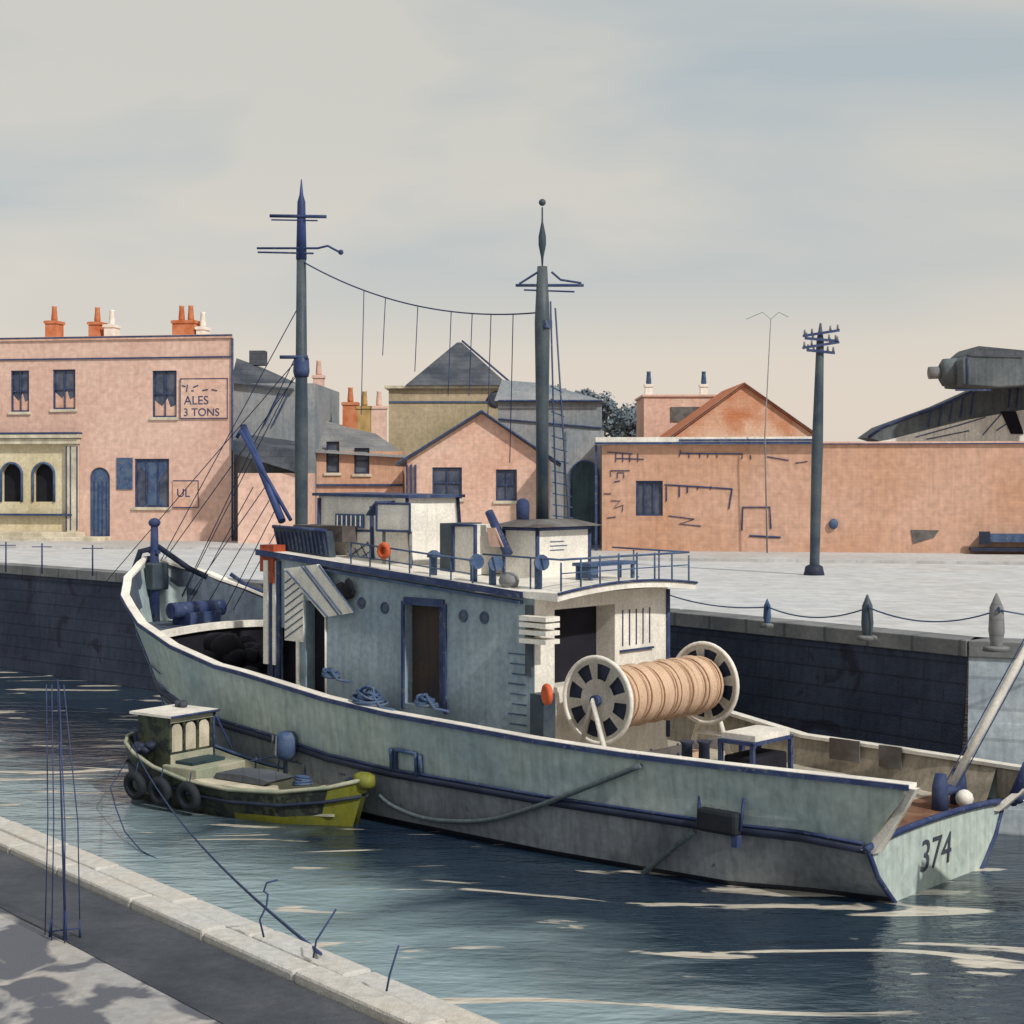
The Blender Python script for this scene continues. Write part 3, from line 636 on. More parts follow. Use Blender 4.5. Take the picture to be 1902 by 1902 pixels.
# ------------------------------------------------------------------ quay furniture
pp = ground_pt(1512, 1068)
tp = thing('telegraph_pole', 'tall dark telegraph pole with stacked cross arms in front of the brick shed', 'telegraph pole', (*pp, QZ))
d = pp[1]; H = (1068-600)*d/F_PX; lean = (1524-1512)*d/F_PX
MB().tube([(0, 0, -.3), (.02, 0, .5), (lean*.5, 0, H*.5), (lean*.95, 0, H*.93), (lean, 0, H)], [.22, .17, .2, .13, .03], 12).build('pole', 'mast', tp)
MB().tube([(0, 0, -.05), (0, 0, .3), (0, 0, .35)], [.38, .30, .2], 12).build('base', 'inkd', tp)
for i, (py_, w) in enumerate(((622, 34), (634, 30), (644, 34), (656, 26))):
    z = (1068-py_)*d/F_PX; hw = w*d/F_PX; m = MB(); tilt = .05 if i % 2 else -.1
    x0 = lean*z/H
    m.hexa([(x0-hw, -.22, z+tilt), (x0+hw, -.22, z-tilt), (x0+hw, -.14, z-tilt), (x0-hw, -.14, z+tilt), (x0-hw, -.22, z+.09+tilt), (x0+hw, -.22, z+.09-tilt), (x0+hw, -.14, z+.09-tilt), (x0-hw, -.14, z+.09+tilt)])
    ca = m.build('cross_arm', 'ink', tp)
    m = MB()
    for q in (-.9, -.5, .5, .9): MB().tube([(x0+q*hw, -.18, z+.09-q*tilt), (x0+q*hw, -.18, z+.25-q*tilt)], [.045, .03], 6).build('insulator', 'slatel', ca)
    m.bm.free()
# chain bollards along the far kerb
QE = Frame(Q[2][0], Q[2][1], Q[3][0]-Q[2][0], Q[3][1]-Q[2][1])
def bollard(px_, pt, pb, mt, wd, label):
    p = ground_pt(px_, pb, QZ+.06); h_ = (pb-pt)*p[1]/F_PX
    t = thing('bollard', label, 'bollard', (*p, QZ+.06), 0, 'chain bollards along the far kerb')
    MB().tube([(0, 0, 0), (0, 0, .12), (0, 0, h_*.35), (0, 0, h_*.75), (0, 0, h_*.9), (0, 0, h_)], [wd*.7, wd*.75, wd, wd*.85, wd*.4, wd*.1], 12).build('post', mt, t)
    MB().tube([(0, 0, -.01), (0, 0, .06), (0, 0, .09)], [wd*1.7, wd*1.6, wd], 12).build('foot', 'kerb', t)
    MB().torus((0, -wd*.95, h_*.72), (1, 0, 0), .05, .015, 10, 6).build('chain_eye', 'ink', t)
    return Vector((p[0], p[1]-wd*.9, QZ+.06+h_*.72))
b1 = bollard(1425, 1112, 1165, 'blue', .09, 'slim blue chain bollard just right of the deckhouse')
b2_ = bollard(1611, 1104, 1188, 'mast', .13, 'swelling grey chain bollard in the middle of the far kerb')
b3 = bollard(1851, 1102, 1208, 'slatel', .16, 'pale blue chain bollard at the end of the dark harbour wall')
b0 = Vector((3.2, 41.0, QZ+.75))
bx = thing('bollard', 'chain bollard hidden behind the deckhouse rail', 'bollard', (b0.x, b0.y+.1, QZ), 0, 'chain bollards along the far kerb')
MB().tube([(0, 0, 0), (0, 0, .4), (0, 0, .9)], [.08, .1, .03], 10).build('post', 'blue', bx)
b4 = Vector((13.4, 31.9, QZ+.8))
for a, c, s_, lb in ((b0, b1, .22, 'sagging thin chain left of the slim blue bollard'), (b1, b2_, .22, 'sagging thin chain between the slim blue and the swelling grey bollard'),
                     (b2_, b3, .26, 'sagging thin chain between the grey and the pale blue bollard'), (b3, b4, .2, 'sagging thin chain running out of view at the right')):
    o = MB().tube([p-a for p in sag(a, c, s_)], .017, 6).build('chain', 'blue', None); o.location = a; tag(o, lb, 'chain', 'chains between the quay bollards')
for i, (px_, lb) in enumerate(((11, 'thin iron rail post at the left edge of the far quay'), (78, 'thin iron rail post below the yellow shop front'), (172, 'thin iron rail post below the arched blue door'))):
    p = ground_pt(px_, 1062+i*4, QZ+.06)
    t = thing('rail_post', lb, 'post', (*p, QZ+.06), 0, 'thin rail posts on the left of the far quay')
    MB().tube([(0, 0, 0), (0, 0, 1.05)], .028, 8).build('post', 'ink', t)
    MB().tube([(-.35, 0, .93), (.35, 0, .93)], .018, 6).build('cross_bar', 'ink', t)

# ------------------------------------------------------------------ the trawler
TF = Frame(-9.9, 44.7, 17.95, -16.4)
tr = fthing('fishing_trawler', 'grey green fishing trawler with two masts and a net drum aft moored at the quay', 'fishing boat', TF)
def lerp_t(tab, s):
    if s <= tab[0][0]: return tab[0][1]
    for (a, va), (b_, vb) in zip(tab, tab[1:]):
        if s <= b_:
            t = (s-a)/(b_-a); t = t*t*(3-2*t)*.35+t*.65; return va+(vb-va)*t
    return tab[-1][1]
BR = [(-.3, .06), (.2, .8), (.8, 1.5), (1.6, 2.1), (3.0, 2.65), (5, 3.0), (7, 3.2), (12, 3.38), (17, 3.3), (21, 2.95), (24.5, 2.5)]
BW = [(.9, .03), (1.5, .35), (2.4, .95), (3.6, 1.6), (5.3, 2.2), (7, 2.62), (12, 3.08), (17, 3.0), (21, 2.6), (23.7, 1.35)]
ZR = [(-.3, 4.95), (.4, 4.62), (1.2, 4.25), (2, 3.92), (3.2, 3.5), (5, 3.1), (7, 2.8), (12.5, 2.32), (19, 2.15), (24.5, 2.17)]
ZS = [(0, 2.4), (3, 1.75), (8, 1.38), (12, 1.08), (24, 1.05)]
ZD = [(0, 3.25), (3.2, 3.15), (3.25, 2.0), (7, 1.75), (12, 1.45), (17, 1.2), (24.5, 1.08)]
ST = [(.9, -.3), (1.15, .1), (1.5, .5), (2.0, 1.1), (2.6, 1.8), (3.3, 2.6), (4.0, 3.4), (5.3, 5.0), (7, 7)]+[(s_, s_) for s_ in (9, 11, 13, 15, 17, 19, 21, 22.4)]+[(23.62, 24.5)]
def hb(s, z):     # outer half breadth at station s, height z
    zr = lerp_t(ZR, s); f = max(0, min(1, z/zr)); e = 1.25 if s < 5 else .7
    w_, r_ = lerp_t(BW, max(s, .9)), lerp_t(BR, s)
    return w_+(r_-w_)*f**e if z >= 0 else w_*(1+z*.25)
def section(k):
    sb, st = ST[k]; zr = lerp_t(ZR, st); zs = lerp_t(ZS, sb); out = []
    for z in (-.9, -.35, .1, zs*.5, zs, zs+(zr-zs)*.25, zs+(zr-zs)*.5, zs+(zr-zs)*.75, zr):
        f = max(0, z/zr)
        if k == len(ST)-1: s_ = 23.66 if z <= 1.06 else 23.66+(24.5-23.66)*(z-1.05)/(zr-1.05)
        else: s_ = sb+(st-sb)*f
        w_, r_ = lerp_t(BW, sb), lerp_t(BR, st); e = 1.25 if st < 5 else (.5 if st > 24 else .7)
        if st > 24: f = min(1, max(0, z/1.05)); r_ = 2.5
        y = w_+(r_-w_)*f**e if z >= 0 else w_*(1+z*.35)
        out.append((s_, max(y, .02), z))
    return out
SEC = [section(k) for k in range(len(ST))]
def zfar(s, sg):
    z = lerp_t(ZR, s)
    if sg > 0: t = max(0, min(1, (s-15)/4)); z -= .42*t*t*(3-2*t)
    return z
def skin(j0, j1, name, mt, off=0):
    m = MB()
    for sg in (-1, 1):
        for a, b_ in zip(SEC, SEC[1:]):
            for j in range(j0, j1):
                q = [a[j], b_[j], b_[j+1], a[j+1]]
                def dz(x, z): return z if z <= 1.1 else z-(lerp_t(ZR, x)-zfar(x, sg))*(z-1.05)/(lerp_t(ZR, x)-1.05)
                f = m.face([(x, sg*(y+off), dz(x, z)) for x, y, z in q]); f.smooth = True
    bmesh.ops.remove_doubles(m.bm, verts=m.bm.verts, dist=.001)
    return m.build(name, mt, tr)
skin(0, 2, 'keel_plating', 'boot'); skin(2, 4, 'lower_hull', 'hulld'); skin(4, 8, 'topsides', 'hull')
# stem post
MB().tube([(1.35, 0, -.9), (.95, 0, 0), (.3, 0, 2.4), (-.32, 0, 5.0)], [.12, .11, .1, .1], 8).build('stem_post', 'ink', tr)
# bow strakes (planking lines)
m = MB()
for j, zf in enumerate((.30, .42, .54, .66, .78)):
    for sg in (-1,):
        pts = []
        for k in range(0, 8-j//2):
            sb, st = ST[k]; zr = lerp_t(ZR, st); z = zr*zf; s_ = sb+(st-sb)*zf
            w_, r_ = lerp_t(BW, sb), lerp_t(BR, st); e = 1.25 if st < 5 else .7
            pts.append((s_, sg*(w_+(r_-w_)*zf**e+.06), z))
        m.tube(pts, .02, 5)
m.build('plank_seam', 'blue', tr)
# rubbing strake
m = MB()
for sg in (-1, 1):
    pts = [(SEC[k][4][0], sg*(SEC[k][4][1]+.02), SEC[k][4][2]) for k in range(3, len(SEC))]
    m.tube(pts, .085, 8)
m.build('rubbing_strake', 'inkd', tr)
m = MB()
for sg in (-1, 1):
    m.tube([(SEC[k][4][0], sg*(SEC[k][4][1]+.06), SEC[k][4][2]+.1) for k in range(3, len(SEC))], .03, 6)
m.build('strake_edge', 'ink', tr)
# bulwark lining, cap rail, deck
def inner(s, o=.14): return lerp_t(BR, s)-o
def ins(s, z, o=.16): return max(.02, min(inner(s), hb(s, z)-o))
SS = [.1, .5, 1, 1.6, 2.3, 3.2, 4, 5, 6, 7, 8, 9.5, 11, 13, 15, 17, 19, 21, 22.5, 23.6]
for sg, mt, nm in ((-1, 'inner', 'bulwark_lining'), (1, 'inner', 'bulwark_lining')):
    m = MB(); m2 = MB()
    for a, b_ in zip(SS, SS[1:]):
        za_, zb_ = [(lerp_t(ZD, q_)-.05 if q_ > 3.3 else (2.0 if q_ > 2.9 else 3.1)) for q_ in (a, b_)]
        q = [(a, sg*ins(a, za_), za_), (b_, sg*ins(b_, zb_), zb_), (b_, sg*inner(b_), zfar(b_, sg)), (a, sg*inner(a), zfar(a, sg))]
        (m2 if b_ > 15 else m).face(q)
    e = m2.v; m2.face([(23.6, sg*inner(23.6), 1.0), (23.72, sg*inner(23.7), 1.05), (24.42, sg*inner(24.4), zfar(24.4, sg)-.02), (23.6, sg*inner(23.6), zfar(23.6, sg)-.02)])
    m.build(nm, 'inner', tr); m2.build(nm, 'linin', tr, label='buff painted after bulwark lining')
def rail(sg, name, mt, w0, w1, z0, z1, S=None):
    m = MB(); S = S or [-.3, .0, .3, .7]+SS[2:-1]+[23.6, 24.5]
    for a, b_ in zip(S, S[1:]):
        def P(s, w, z): return (s, sg*max(0, lerp_t(BR, s)+w), zfar(s, sg)+z)
        m.hexa([P(a, w0, z0), P(b_, w0, z0), P(b_, w1, z0), P(a, w1, z0), P(a, w0, z1), P(b_, w0, z1), P(b_, w1, z1), P(a, w1, z1)])
    bmesh.ops.remove_doubles(m.bm, verts=m.bm.verts, dist=.0005)
    return m.build(name, mt, tr)
for sg in (-1, 1):
    rail(sg, 'cap_rail', 'white', -.2, .06, .003, .07); rail(sg, 'rail_edge', 'ink', .062, .085, -.03, .06)
    MB().hexa([(23.62, sg*(inner(23.6)), .98), (23.80, sg*(inner(23.6)), .98), (23.80, sg*(hb(23.6, 1.05)+.03), .98), (23.62, sg*(hb(23.6, 1.05)+.03), .98), (24.42, sg*inner(24.5), zfar(24.5, sg)), (24.6, sg*inner(24.5), zfar(24.5, sg)), (24.6, sg*2.54, zfar(24.5, sg)), (24.42, sg*2.54, zfar(24.5, sg))]).build('bulwark_end', 'white', tr)
m = MB()
DS = [3.25, 4, 5, 6, 7, 8, 9.5, 11, 13, 15, 17, 19, 21, 22.4]
for a, b_ in zip(DS, DS[1:]):
    ia, ib = ins(a, lerp_t(ZD, a), .1), ins(b_, lerp_t(ZD, b_), .1); m.face([(a, -ia, lerp_t(ZD, a)), (b_, -ib, lerp_t(ZD, b_)), (b_, ib, lerp_t(ZD, b_)), (a, ia, lerp_t(ZD, a))])
m.build('deck', 'deck', tr)
m = MB(); i1, i2 = ins(22.4, 1.1, .1), ins(23.6, 1.05, .1); m.face([(22.4, -i1, lerp_t(ZD, 22.4)), (23.66, -i2, 1.07), (23.66, i2, 1.07), (22.4, i1, lerp_t(ZD, 22.4))]); m.build('after_deck', 'deckb', tr)
m = MB(); FS = [0, .4, .9, 1.5, 2.3, 3.2]
for a, b_ in zip(FS, FS[1:]):
    ia, ib = max(.02, ins(a, 3.2, .1)), max(.02, ins(b_, 3.2, .1)); m.face([(a, -ia, 3.25), (b_, -ib, 3.22), (b_, ib, 3.22), (a, ia, 3.25)])
m.build('forecastle_deck', 'inner', tr)
i32 = ins(3.2, 3.2, .1)
il = ins(3.2, 1.9, .12); iu = ins(3.2, 3.2, .1)
MB().hexa([(3.14, -il, 1.9), (3.2, -il, 1.9), (3.2, il, 1.9), (3.14, il, 1.9), (3.14, -iu, 3.2), (3.2, -iu, 3.2), (3.2, iu, 3.2), (3.14, iu, 3.2)]).build('forecastle_bulkhead', 'black', tr)
m = MB(); n = 10
for i in range(n):
    y0, y1 = -i32+2*i32*i/n, -i32+2*i32*(i+1)/n; c = lambda y: 3.2+.16*(1-(y/i32)**2)
    m.hexa([(3.1, y0, c(y0)-.12), (3.32, y0, c(y0)-.12), (3.32, y1, c(y1)-.12), (3.1, y1, c(y1)-.12), (3.1, y0, c(y0)+.05), (3.32, y0, c(y0)+.05), (3.32, y1, c(y1)+.05), (3.1, y1, c(y1)+.05)])
m.build('forecastle_beam', 'white', tr)
# transom with the number
m = MB()
prof = [(hb(23.66, z)*1.0, z) for z in (1.05, .8, .5, .2, 0, -.3, -.8)]
sec = SEC[-1]; prof = [(p[1], p[2]) for p in sec[:5]]
top = [(2.62*math.cos(t), 1.05+.18*math.sin(t)) for t in [math.pi*i/12 for i in range(13)]]
poly = [(-y, z) for y, z in prof]+[(-x, z) for x, z in top]+[(y, z) for y, z in prof[::-1]]
ded = []
for p in poly:
    if not ded or (abs(p[0]-ded[-1][0])+abs(p[1]-ded[-1][1])) > .02: ded.append(p)
m.prism(ded, lambda a, d, b_: (d, a, b_), 23.64, 23.70); m.build('transom', 'hull', tr)
m = MB(); tp_ = [(23.74, -x, z) for x, z in top]; m.tube(tp_, .06, 8)
sp_ = [(p[1], p[2]) for p in SEC[-1][:5]][::-1]
for sg in (-1, 1): m.tube([(23.71, sg*y, z) for y, z in sp_], .045, 8)
m.build('transom_trim', 'ink', tr)
text_mesh('374', .78, 'registration_number', 'slate', tr, (23.708, -.75, .34), (0, 1, 0), (0, 0, 1), shear=.15)
# helpers on the hull side
def onhull(px_, py_, off=.03):
    y = -3.2
    for _ in range(6): s, z = TF.at(px_, py_, y); y = -(hb(s, max(0, z))+off)
    return (s, y, z)
def T(px_, py_, y): x, z = TF.at(px_, py_, y); return (x, y, z)
m = MB(); m.tube([onhull(*p, .05) for p in ((735, 1428), (735, 1392), (772, 1400), (774, 1440))], .05, 6); m.tube([onhull(*p, .05) for p in ((726, 1390), (728, 1430))], .05, 6); m.tube([onhull(*p, .05) for p in ((780, 1402), (782, 1438))], .05, 6); m.build('boarding_bracket', 'blue', tr)
# sternpost head at bow
m = MB(); m.tube([(.15, -.1, 3.2), (.15, -.1, 5.0), (.15, -.1, 5.85)], [.15, .12, .10], 10).ball((.15, -.1, 5.95), .17, 1, 1, .8); m.box(-.05, .35, -.16, -.04, 5.1, 5.2); m.build('samson_post', 'ink', tr)
m = MB(); m.tube([(-.2, -.5, 4.7), (-.3, -.25, 5.15), (.15, -.1, 5.25)], .09, 6); m.tube([(.15, 0, 5.3), (.9, .5, 4.7), (1.2, .9, 4.45)], .08, 6); m.build('bow_brace', 'inkd', tr)
MB().box(0, .35, -.3, .25, 4.1, 4.85).build('bow_chock', 'mast', tr, bevel=.05)
# rails near bow far side in blue
m = MB(); m.tube([(1.2, 1.7, 4.5), (1.6, 2.0, 4.15), (3, 2.5, 3.75), (5, 2.9, 3.3), (7.5, 3.0, 3.0)], .06, 6); m.tube([(2, 2.2, 4.2), (4.5, 1.9, 3.5), (8.2, -.6, 3.1)], .05, 6); m.build('bow_rail', 'ink', tr)
m = MB(); m.tube([(1.9, -1.1, 3.25), (1.9, 1.1, 3.25)], .01, 6); m.box(1.4, 2.2, -.4, .6, 3.24, 3.6); m.tube([(1.8, -.75, 3.65), (1.8, .95, 3.65)], [.22, .22], 12); m.build('windlass', 'ink', tr)

# --- deckhouse
H0, H1, HY, HF = 8.25, 16.3, 2.5, 1.85
def zroof(s): return 5.42-(s-8.3)*(5.42-4.86)/8
def hz(s, dz): return zroof(s)+dz
holes = []
def hole(px0, px1, py0, py1, y=-HY): a, z0 = TF.at(px0, py1, y); b_, z1 = TF.at(px1, py0, y); return (a, b_, z0, z1)
hdoor = hole(752, 826, 1128, 1306); hd2 = hole(568, 606, 1118, 1262); hd3 = hole(497, 551, 1168, 1262)
hd2 = (hd2[0], hd2[1], 1.9, hd2[3]); hd3 = (hd3[0], hd3[1], 1.9, hd3[3])
ff = lambda a, d, z: (a, -HY+d, z)
m = MB(); ztop = 4.8
m.wallgrid(ff, H0, H1, 1.2, ztop, [hdoor, hd2, hd3], .3)
m.face([(H0, -HY, ztop), (H1, -HY, ztop), (H1, -HY, zroof(H1)), (H0, -HY, zroof(H0))])
m.face([(H0, HF, 1.2), (H1, HF, 1.2), (H1, HF, zroof(H1)), (H0, HF, zroof(H0))])
m.face([(H0, -HY, 1.2), (H0, HF, 1.2), (H0, HF, zroof(H0)), (H0, -HY, zroof(H0))])
dh = m.build('deckhouse', 'house', tr)
# aft wall with dark opening
ya, z_ = TF.atx(1030, 1222, H1); yb, z2 = TF.atx(1142, 1122, H1)
m = MB(); fa = lambda a, d, z: (H1-d, a, z)
m.wallgrid(fa, -HY, HF, 1.2, 4.86, [(ya, yb, z_-.6, z2)], .5); m.build('aft_wall', 'white', dh)
MB().box(H1-.56, H1-.5, ya-.05, yb+.05, z_-.7, z2+.05).build('dark_interior', 'black', dh)
ya2, zz = TF.atx(1156, 1200, H1); yb2, zz2 = TF.atx(1206, 1128, H1)
m = MB()
for i in range(5): y_ = ya2+(yb2-ya2)*i/4; m.box(H1+.004, H1+.02, y_-.012, y_+.012, zz, zz2)
m.tube([(H1+.02, HF-.02, 1.6), (H1+.02, HF-.02, 4.8)], .05, 6); m.box(H1+.004, H1+.06, ya2-.1, yb2+.1, zz-.12, zz-.08); m.build('panel_batten', 'ink', dh)
# roof deck with blue edge
def slab(s0, s1, y0, y1, d0, d1, name, mt, parent=dh):
    return MB().hexa([(s0, y0, hz(s0, d0)), (s1, y0, hz(s1, d0)), (s1, y1, hz(s1, d0)), (s0, y1, hz(s0, d0)), (s0, y0, hz(s0, d1)), (s1, y0, hz(s1, d1)), (s1, y1, hz(s1, d1)), (s0, y1, hz(s0, d1))]).build(name, mt, parent)
slab(H0-.45, H1-.2, -HY-.14, HF+.1, .003, .08, 'roof', 'white')
slab(H0-.47, H1-.18, -HY-.17, -HY-.142, -.04, .095, 'roof_edge', 'ink')
slab(9.6, H1-.3, -HY-.13, -HY-.004, -.16, -.10, 'roof_molding', 'blue')
# arched after canopy
m = MB(); n = 12; CA = lambda y: 4.9+.16*(1-((y+.35)/2.4)**2)
for i in range(n):
    y0, y1 = -2.62+4.55*i/n, -2.62+4.55*(i+1)/n
    m.hexa([(14.8, y0, CA(y0)-.02), (17.0, y0, CA(y0)-.1), (17.0, y1, CA(y1)-.1), (14.8, y1, CA(y1)-.02), (14.8, y0, CA(y0)+.07), (17.0, y0, CA(y0)+.06), (17.0, y1, CA(y1)+.06), (14.8, y1, CA(y1)+.07)])
m.build('after_canopy', 'white', dh)
m = MB(); m.tube([(17.02, -2.62+4.55*i/n, CA(-2.62+4.55*i/n)+.05) for i in range(n+1)], .03, 6); m.build('canopy_edge', 'ink', dh)
# doors
def door(h_, mt, name, depth=.22):
    m = MB(); m.box(h_[0], h_[1], -HY+depth, -HY+depth+.05, h_[2], h_[3]); o = m.build(name, mt, tr); return o
dd = door(hdoor, 'brown', 'door')
m = MB(); t = .07; a, b_, c, e = hdoor
m.box(a-t, a, -HY-.05, -HY-.004, c-.1, e+t); m.box(b_, b_+t, -HY-.05, -HY-.004, c-.1, e+t); m.box(a, b_, -HY-.05, -HY-.004, e, e+.16); m.box(b_-.18, b_-.01, -HY+.02, -HY+.06, c, e); m.build('door_frame', 'ink', dd)
MB().tube([(b_-.3, -HY+.19, (c+e)/2), (b_-.24, -HY+.15, (c+e)/2)], .03, 6).build('handle', 'ink', dd)
door(hd2, 'black', 'dark_doorway', .27); door(hd3, 'black', 'dark_recess', .27)
MB().tube([(hd2[1], -HY-.02, 2.2), (hd2[1], -HY-.02, hd2[3]-.1)], .025, 6).tube([(hd3[1]+.08, -HY-.03, 1.7), (hd3[1]+.08, -HY-.03, 3.6)], .05, 6).build('grab_rail', 'white', tr)
for p in ((715, 1129), (861, 1144), (900, 1147), (672, 1120)):
    s_, y_, z_ = T(*p, -HY); po = MB().torus((s_, -HY-.012, z_), (0, 1, 0), .105, .025, 18, 6).build('porthole', 'blue', tr)
    MB().tube([(s_, -HY-.012, z_), (s_, -HY-.002, z_)], .10, 16).build('pane', 'glass', po)
# white fore-end posts, hatched panel, sloping board
a = TF.X(497, -HY)
m = MB(); m.box(a-.06, a+.1, -HY-.08, -HY-.004, 2.9, 5.3); m.box(a+.27, a+.38, -HY-.08, -HY-.004, 2.9, 5.3); m.build('corner_post', 'white', dh)
m = MB(); m.box(a+.12, a+.25, -HY-.05, -HY-.004, 1.6, 5.3); m.box(a+.39, a+.5, -HY-.06, -HY-.004, 1.6, 5.3); m.build('corner_trim', 'ink', dh)
x0, zz = TF.at(528, 1195, -HY); x1, zt = TF.at(566, 1065, -HY)
MB().box(x0+.06, x1, -HY-.04, -HY-.004, zz+.08, zt).build('hatched_panel', 'white', dh)
m = MB()
for i in range(8):
    z_ = zz+.25+i*.18; m.tube([(x0+.08, -HY-.05, z_-.12), (x1-.02, -HY-.05, z_+.22)], .014, 5)
m.build('hatching', 'blue', dh)
pb = [TF.at(*q, -HY-.2) for q in ((530, 1056), (592, 1048), (658, 1138), (606, 1146))]
sb_ = MB().px(pb, -HY-.26, -HY-.18).build('sloping_board', 'white', dh)
m = MB()
for q0, q1 in (((532, 1060), (608, 1146)), ((560, 1052), (628, 1142)), ((566, 1052), (634, 1140)), ((592, 1050), (658, 1138))):
    u, v = TF.at(*q0, -HY-.27), TF.at(*q1, -HY-.27); m.tube([(u[0], -HY-.27, u[1]), (v[0], -HY-.27, v[1])], .022, 5)
m.build('board_edge', 'blue', sb_)
s_, y_, z_ = T(645, 1098, -HY-.1)
MB().ball((s_, -HY-.12, z_), .22, 1.2, .35, .8, .18).ball((s_+.12, -HY-.16, z_+.12), .15, 1, .4, 1.1, .15).ball((s_-.2, -HY-.1, z_+.1), .13, 1.2, .4, .7, .15).build('vent_cowl', 'black', tr)
# red lamp screen
s_, y_, z_ = T(500, 1012, -HY); _, _, z0 = T(500, 1062, -HY)
MB().box(s_-.28, s_+.22, -HY-.05, -HY+.3, z0, z_).box(s_+.15, s_+.3, -HY-.12, -HY-.06, z0-.25, z_-.3).build('lamp_screen', 'red', tr)

# --- bridge: slatted dodger, wheelhouse
s0, s1 = TF.X(516, -2.1), TF.X(612, -2.1); zt = TF.Z(560, 981, -2.1)
dg = MB().hexa([(s0, -2.1, hz(s0, .09)), (s1, -2.1, hz(s1, .09)), (s1, -1.9, hz(s1, .09)), (s0, -1.9, hz(s0, .09)), (s0-.05, -2.2, zt), (s1, -2.2, zt-.05), (s1, -2.0, zt-.05), (s0-.05, -2.0, zt)]).box(s0-.07, s0+.05, -1.98, 1.7, hz(s0, .09), zt).build('bridge_dodger', 'mast', tr)
m = MB()
for i in range(13):
    s_ = s0+(s1-s0)*(i+.3)/13; m.hexa([(s_, -2.14, hz(s_, .12)), (s_+.045, -2.14, hz(s_, .12)), (s_+.045, -2.11, hz(s_, .12)), (s_, -2.11, hz(s_, .12)), (s_-.01, -2.235, zt-.08), (s_+.035, -2.235, zt-.08), (s_+.035, -2.21, zt-.08), (s_-.01, -2.21, zt-.08)])
m.tube([(s0-.05, -2.2, zt+.02), (s1, -2.2, zt-.03)], .045, 6); m.build('slat', 'ink', dg)
MB().box(s0+.2, s1+.1, -1.8, -.3, zt-.3, zt+.06).build('chart_table', 'roofb', tr)
WY = -1.35; w0, w1 = TF.X(592, WY), TF.X(764, WY); wz = TF.Z(600, 921, WY); wz1 = TF.Z(798, 926, WY)
wh = MB().hexa([(w0, WY, hz(w0, .085)), (w1, WY, hz(w1, .085)), (w1, .25, hz(w1, .085)), (w0, .25, hz(w0, .085)), (w0, WY, wz), (w1-.15, WY, wz1), (w1-.15, .25, wz1), (w0, .25, wz)]).build('wheelhouse', 'white', tr)
MB().hexa([(w0-.12, WY-.1, wz+.004), (w1+.02, WY-.1, wz1+.004), (w1+.02, .35, wz1+.004), (w0-.12, .35, wz+.004), (w0-.12, WY-.1, wz+.07), (w1+.02, WY-.1, wz1+.07), (w1+.02, .35, wz1+.07), (w0-.12, .35, wz+.07)]).build('wheelhouse_roof', 'ink', wh)
m = MB(); e = WY-.02
def P2(px_, py_, y=e): q = TF.at(px_, py_, y); return (q[0], y, q[1])
m.tube([P2(593, 925), P2(592, 1045)], .05, 6); m.tube([P2(593, 985), P2(688, 986)], .025, 5); MB().tube([(w1-.13, WY-.01, wz1), (w1+.01, WY-.01, hz(w1, .09))], .04, 6).build('corner_strip', 'ink', wh); MB().tube([(w1-.12, .25, wz1), (w1+.02, .25, hz(w1, .09))], .04, 6).build('corner_strip', 'ink', wh); MB().tube([P2(690, 940), P2(692, 1052)], .05, 6).build('mullion', 'ink', wh)
m.tube([P2(600, 1044), P2(690, 1052)], .045, 6); m.build('wheelhouse_trim', 'ink', wh)
q0, q1 = P2(625, 979), P2(676, 955); MB().box(q0[0], q1[0], WY-.06, WY-.004, q0[2], q1[2]).build('vent_grille', 'blue', wh)
for i in range(6): s_ = q0[0]+(q1[0]-q0[0])*(i+.5)/6; MB().box(s_-.012, s_+.012, WY-.075, WY-.062, q0[2]+.04, q1[2]-.04).build('grille_bar', 'white', wh)
m = MB(); m.tube([P2(634, 1044), P2(684, 1008)], .012, 5); m.tube([P2(656, 1046), P2(690, 1022)], .012, 5)
for i in range(4): m.tube([P2(646+i*12, 1024-i*6), P2(660+i*12, 1046-i*3)], .012, 5)
m.build('lattice', 'blue', wh)
# projecting hood box on the wheelhouse side
y2 = -1.9; q0, q1 = TF.at(700, 985, y2), TF.at(762, 936, y2)
hd_ = MB().box(q0[0], q1[0], y2, WY-.004, q0[1], q1[1]).build('side_hood', 'white', wh)
m = MB()
c = [(q0[0], q0[1]), (q1[0], q0[1]), (q1[0], q1[1]), (q0[0], q1[1])]
for i in range(4): a_, b2 = c[i], c[(i+1) % 4]; m.tube([(a_[0], y2-.01, a_[1]), (b2[0], y2-.01, b2[1])], .028, 5)
m.hexa([(q0[0]-.3, y2-.05, q1[1]-.28), (q0[0], y2-.05, q1[1]), (q0[0], WY-.01, q1[1]), (q0[0]-.3, WY-.01, q1[1]-.28), (q0[0]-.3, y2-.05, q1[1]-.24), (q0[0], y2-.05, q1[1]+.05), (q0[0], WY-.01, q1[1]+.05), (q0[0]-.3, WY-.01, q1[1]-.24)])
m.build('hood_frame', 'ink', hd_)
m = MB(); m.tube([(q0[0]+.12, y2+.1, q0[1]), (q0[0]+.12, y2+.1, hz(q0[0], .09))], .04, 6).tube([(q1[0]-.1, y2+.1, q0[1]), (q1[0]-.1, y2+.1, hz(q1[0], .09))], .04, 6); m.build('hood_post', 'slatel', hd_)
